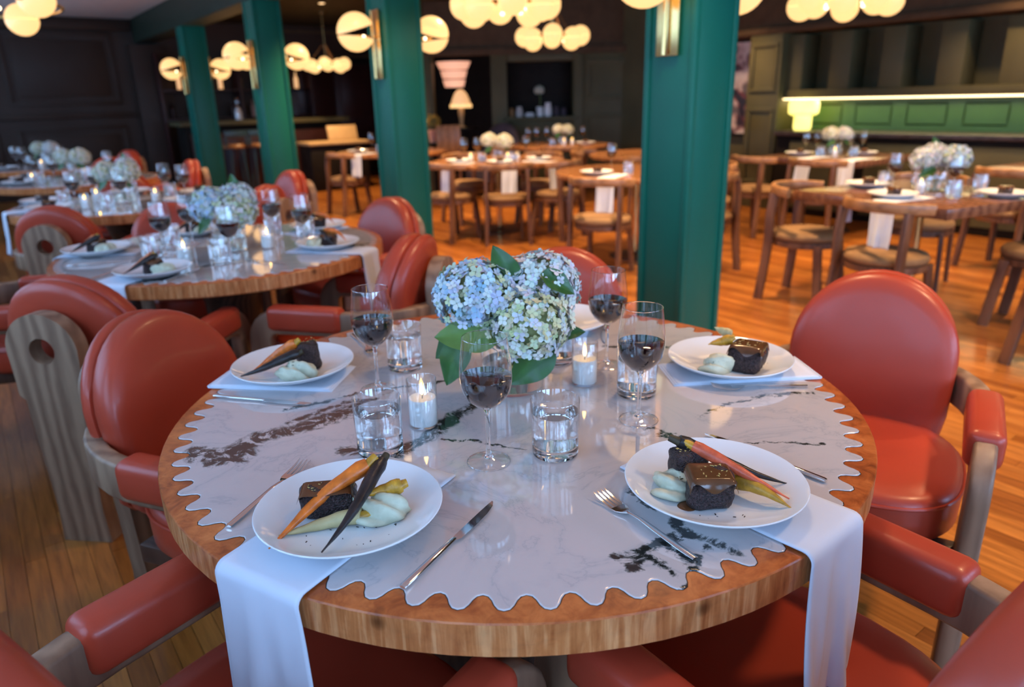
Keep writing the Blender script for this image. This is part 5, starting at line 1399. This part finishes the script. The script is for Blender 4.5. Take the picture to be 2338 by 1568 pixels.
MB().lathe([(0, 0), (.14, 0), (.14, .02), (.03, .04), (.03, .72), (.12, .74), (.12, .76), (0, .76)], 20).build('stand', 'near_black', t)
MB().lathe([(0, .76), (.06, .76), (.085, .94), (.075, .94), (0, .92)], 20).build('pot', 'pink_shade', t)
fl = floret_mesh(.085, 120, [(.62, .40, .05), (.50, .30, .04), (.20, .22, .04)], 44)
f = link('florets', fl, t); f.location = (0, 0, 1.06); f.scale = (1.3, 1.3, 1.4); f['kind'] = 'stuff'

# bar and host stand behind the farthest pillars
t = thing('bar_counter', (3.35, 11.5, 0)); tag(t, 'dark green bar counter behind the third pillar', 'counter')
MB().box((0, 0, .53), (2.6, .55, 1.06)).build('body', 'near_black', t, bevel=.01); MB().box((0, -.05, 1.10), (2.8, .75, .07)).build('worktop', 'moss_green', t, bevel=.01)
MB().box((0, -.34, .50), (2.5, .03, .9)).build('front_panel', 'dark_red_paint', t, bevel=.01)
t = thing('back_bar_shelf', (3.35, 12.55, 0)); tag(t, 'dark back bar shelving with bottles behind the bar', 'shelf')
for z in (1.15, 1.62, 2.05): MB().box((0, 0, z), (2.6, .35, .03)).build('shelf', 'dark_red_paint', t, bevel=.004)
for s in (-1, 0, 1): MB().box((s * 1.3, 0, 1.1), (.05, .36, 2.2)).build('upright', 'dark_red_paint', t, bevel=.004)
bt = MB().lathe([(0, 0), (.035, 0), (.037, .005), (.037, .16), (.030, .19), (.013, .215), (.013, .28), (0, .28)], 16)
bms = [bt.mesh('bottle', m_) for m_ in ('pink_shade', 'amber_glow', 'dark_red_paint', 'cream_leather')]  # amber bottles share the lamp shade's emission, a glow put into their colour
for k in range(14):
    o = link('bottle', bms[k % 4 if k % 3 else 2]); z = (1.165, 1.635)[k % 2]
    o.location = (2.2 + .17 * k, 12.52, z); tag(o, '%s liquor bottle from the left on the %s shelf behind the bar' % (('first', 'second', 'third', 'fourth', 'fifth', 'sixth', 'seventh')[k // 2], ('lower', 'upper')[k % 2]), 'bottle', 'bottles behind the bar')
t = thing('water_carafe', (2.95, 11.4, 1.135)); tag(t, 'bright glass carafe standing on the bar counter', 'carafe')
MB().lathe([(0, 0), (.06, 0), (.065, .02), (.06, .14), (.03, .22), (.025, .30), (.035, .34)], 24).build('glass', 'thin_glass', t); MB().lathe([(0, .004), (.057, .004), (.058, .13), (.02, .20), (0, .20)], 24).build('water', 'porcelain', t)
for k, (x_, l) in enumerate(((2.68, 'navy bar stool at left before the bar'), (3.05, 'navy bar stool at right before the bar'))):
    t = thing('bar_stool', (x_, 10.95, 0)); tag(t, l, 'stool', 'bar stools')
    MB().lathe([(0, .72), (.17, .72), (.18, .75), (.16, .78), (0, .785)], 28).build('seat', 'cafe_rail', t)
    for a in (45, 135, 225, 315): MB().tube([(.17 * math.cos(R(a)), .17 * math.sin(R(a)), 0), (.13 * math.cos(R(a)), .13 * math.sin(R(a)), .72)], .018, 8).build('leg', 'navy_metal', t)
    for s in (-1, 1): MB().box((s * .16, -.14, .87), (.035, .03, .24)).build('back_post', 'navy_metal', t, bevel=.005)
    MB().box((0, -.15, .94), (.36, .03, .10)).build('backrest', 'navy_metal', t, bevel=.008)
t = thing('rope_post', (2.36, 10.75, 0)); tag(t, 'brass post standing before the bar', 'post')
MB().lathe([(0, 0), (.14, 0), (.14, .02), (.03, .05), (.022, .08), (.022, .80), (.05, .84), (.05, .90), (0, .95)], 24).build('shaft', 'brass', t)
t = thing('host_stand', (4.15, 10.5, 0)); tag(t, 'dark host stand with a cream top and open folder', 'stand')
MB().box((0, 0, .36), (1.0, .5, .72)).build('body', 'near_black', t, bevel=.01); MB().box((0, 0, .745), (1.06, .56, .05)).build('worktop', 'cream_leather', t, bevel=.012)
MB().box((.22, .1, .89), (.52, .03, .24), Matrix.Rotation(R(-14), 3, 'X')).build('folder', 'cream_leather', t, bevel=.008)
t = thing('door_1', (5.25, Y1 - .03, 0)); tag(t, 'dark red double door in the end wall behind the host stand', 'door', kind='structure')
for s in (-1, 1):
    MB().box((s * .46, 0, 1.03), (.90, .05, 2.06)).build('leaf', 'dark_red_paint', t, bevel=.006)
    for z0, z1 in ((.2, .9), (1.1, 1.9)): MB().box((s * .46, -.03, (z0 + z1) / 2), (.60, .02, z1 - z0)).build('door_panel', 'dark_red_paint', t, bevel=.008)
fr = MB()
for s in (-1, 1): fr.box((s * .96, -.02, 1.06), (.10, .10, 2.12))
fr.box((0, -.02, 2.13), (2.02, .10, .10)); fr.build('door_frame', 'near_black', t, bevel=.008)
t = thing('armchair', (7.0, 5.75, 0), 1.4); tag(t, 'tan wooden armchair against the wall behind the nearest pillar', 'chair')
MB().box((0, 0, .40), (.52, .50, .10)).build('seat', 'tan_fabric', t, bevel=.03, seg=3)
MB().box((0, -.24, .72), (.50, .05, .50)).build('backrest', 'pink_shade', t, bevel=.02)
MB().box((0, -.24, .98), (.58, .06, .05)).build('top_rail', 'cafe_rail', t, bevel=.012)
for sx in (-1, 1):
    for sy in (-1, 1): MB().box((sx * .23, sy * .22, .18), (.04, .04, .36)).build('leg', 'cafe_wood', t)
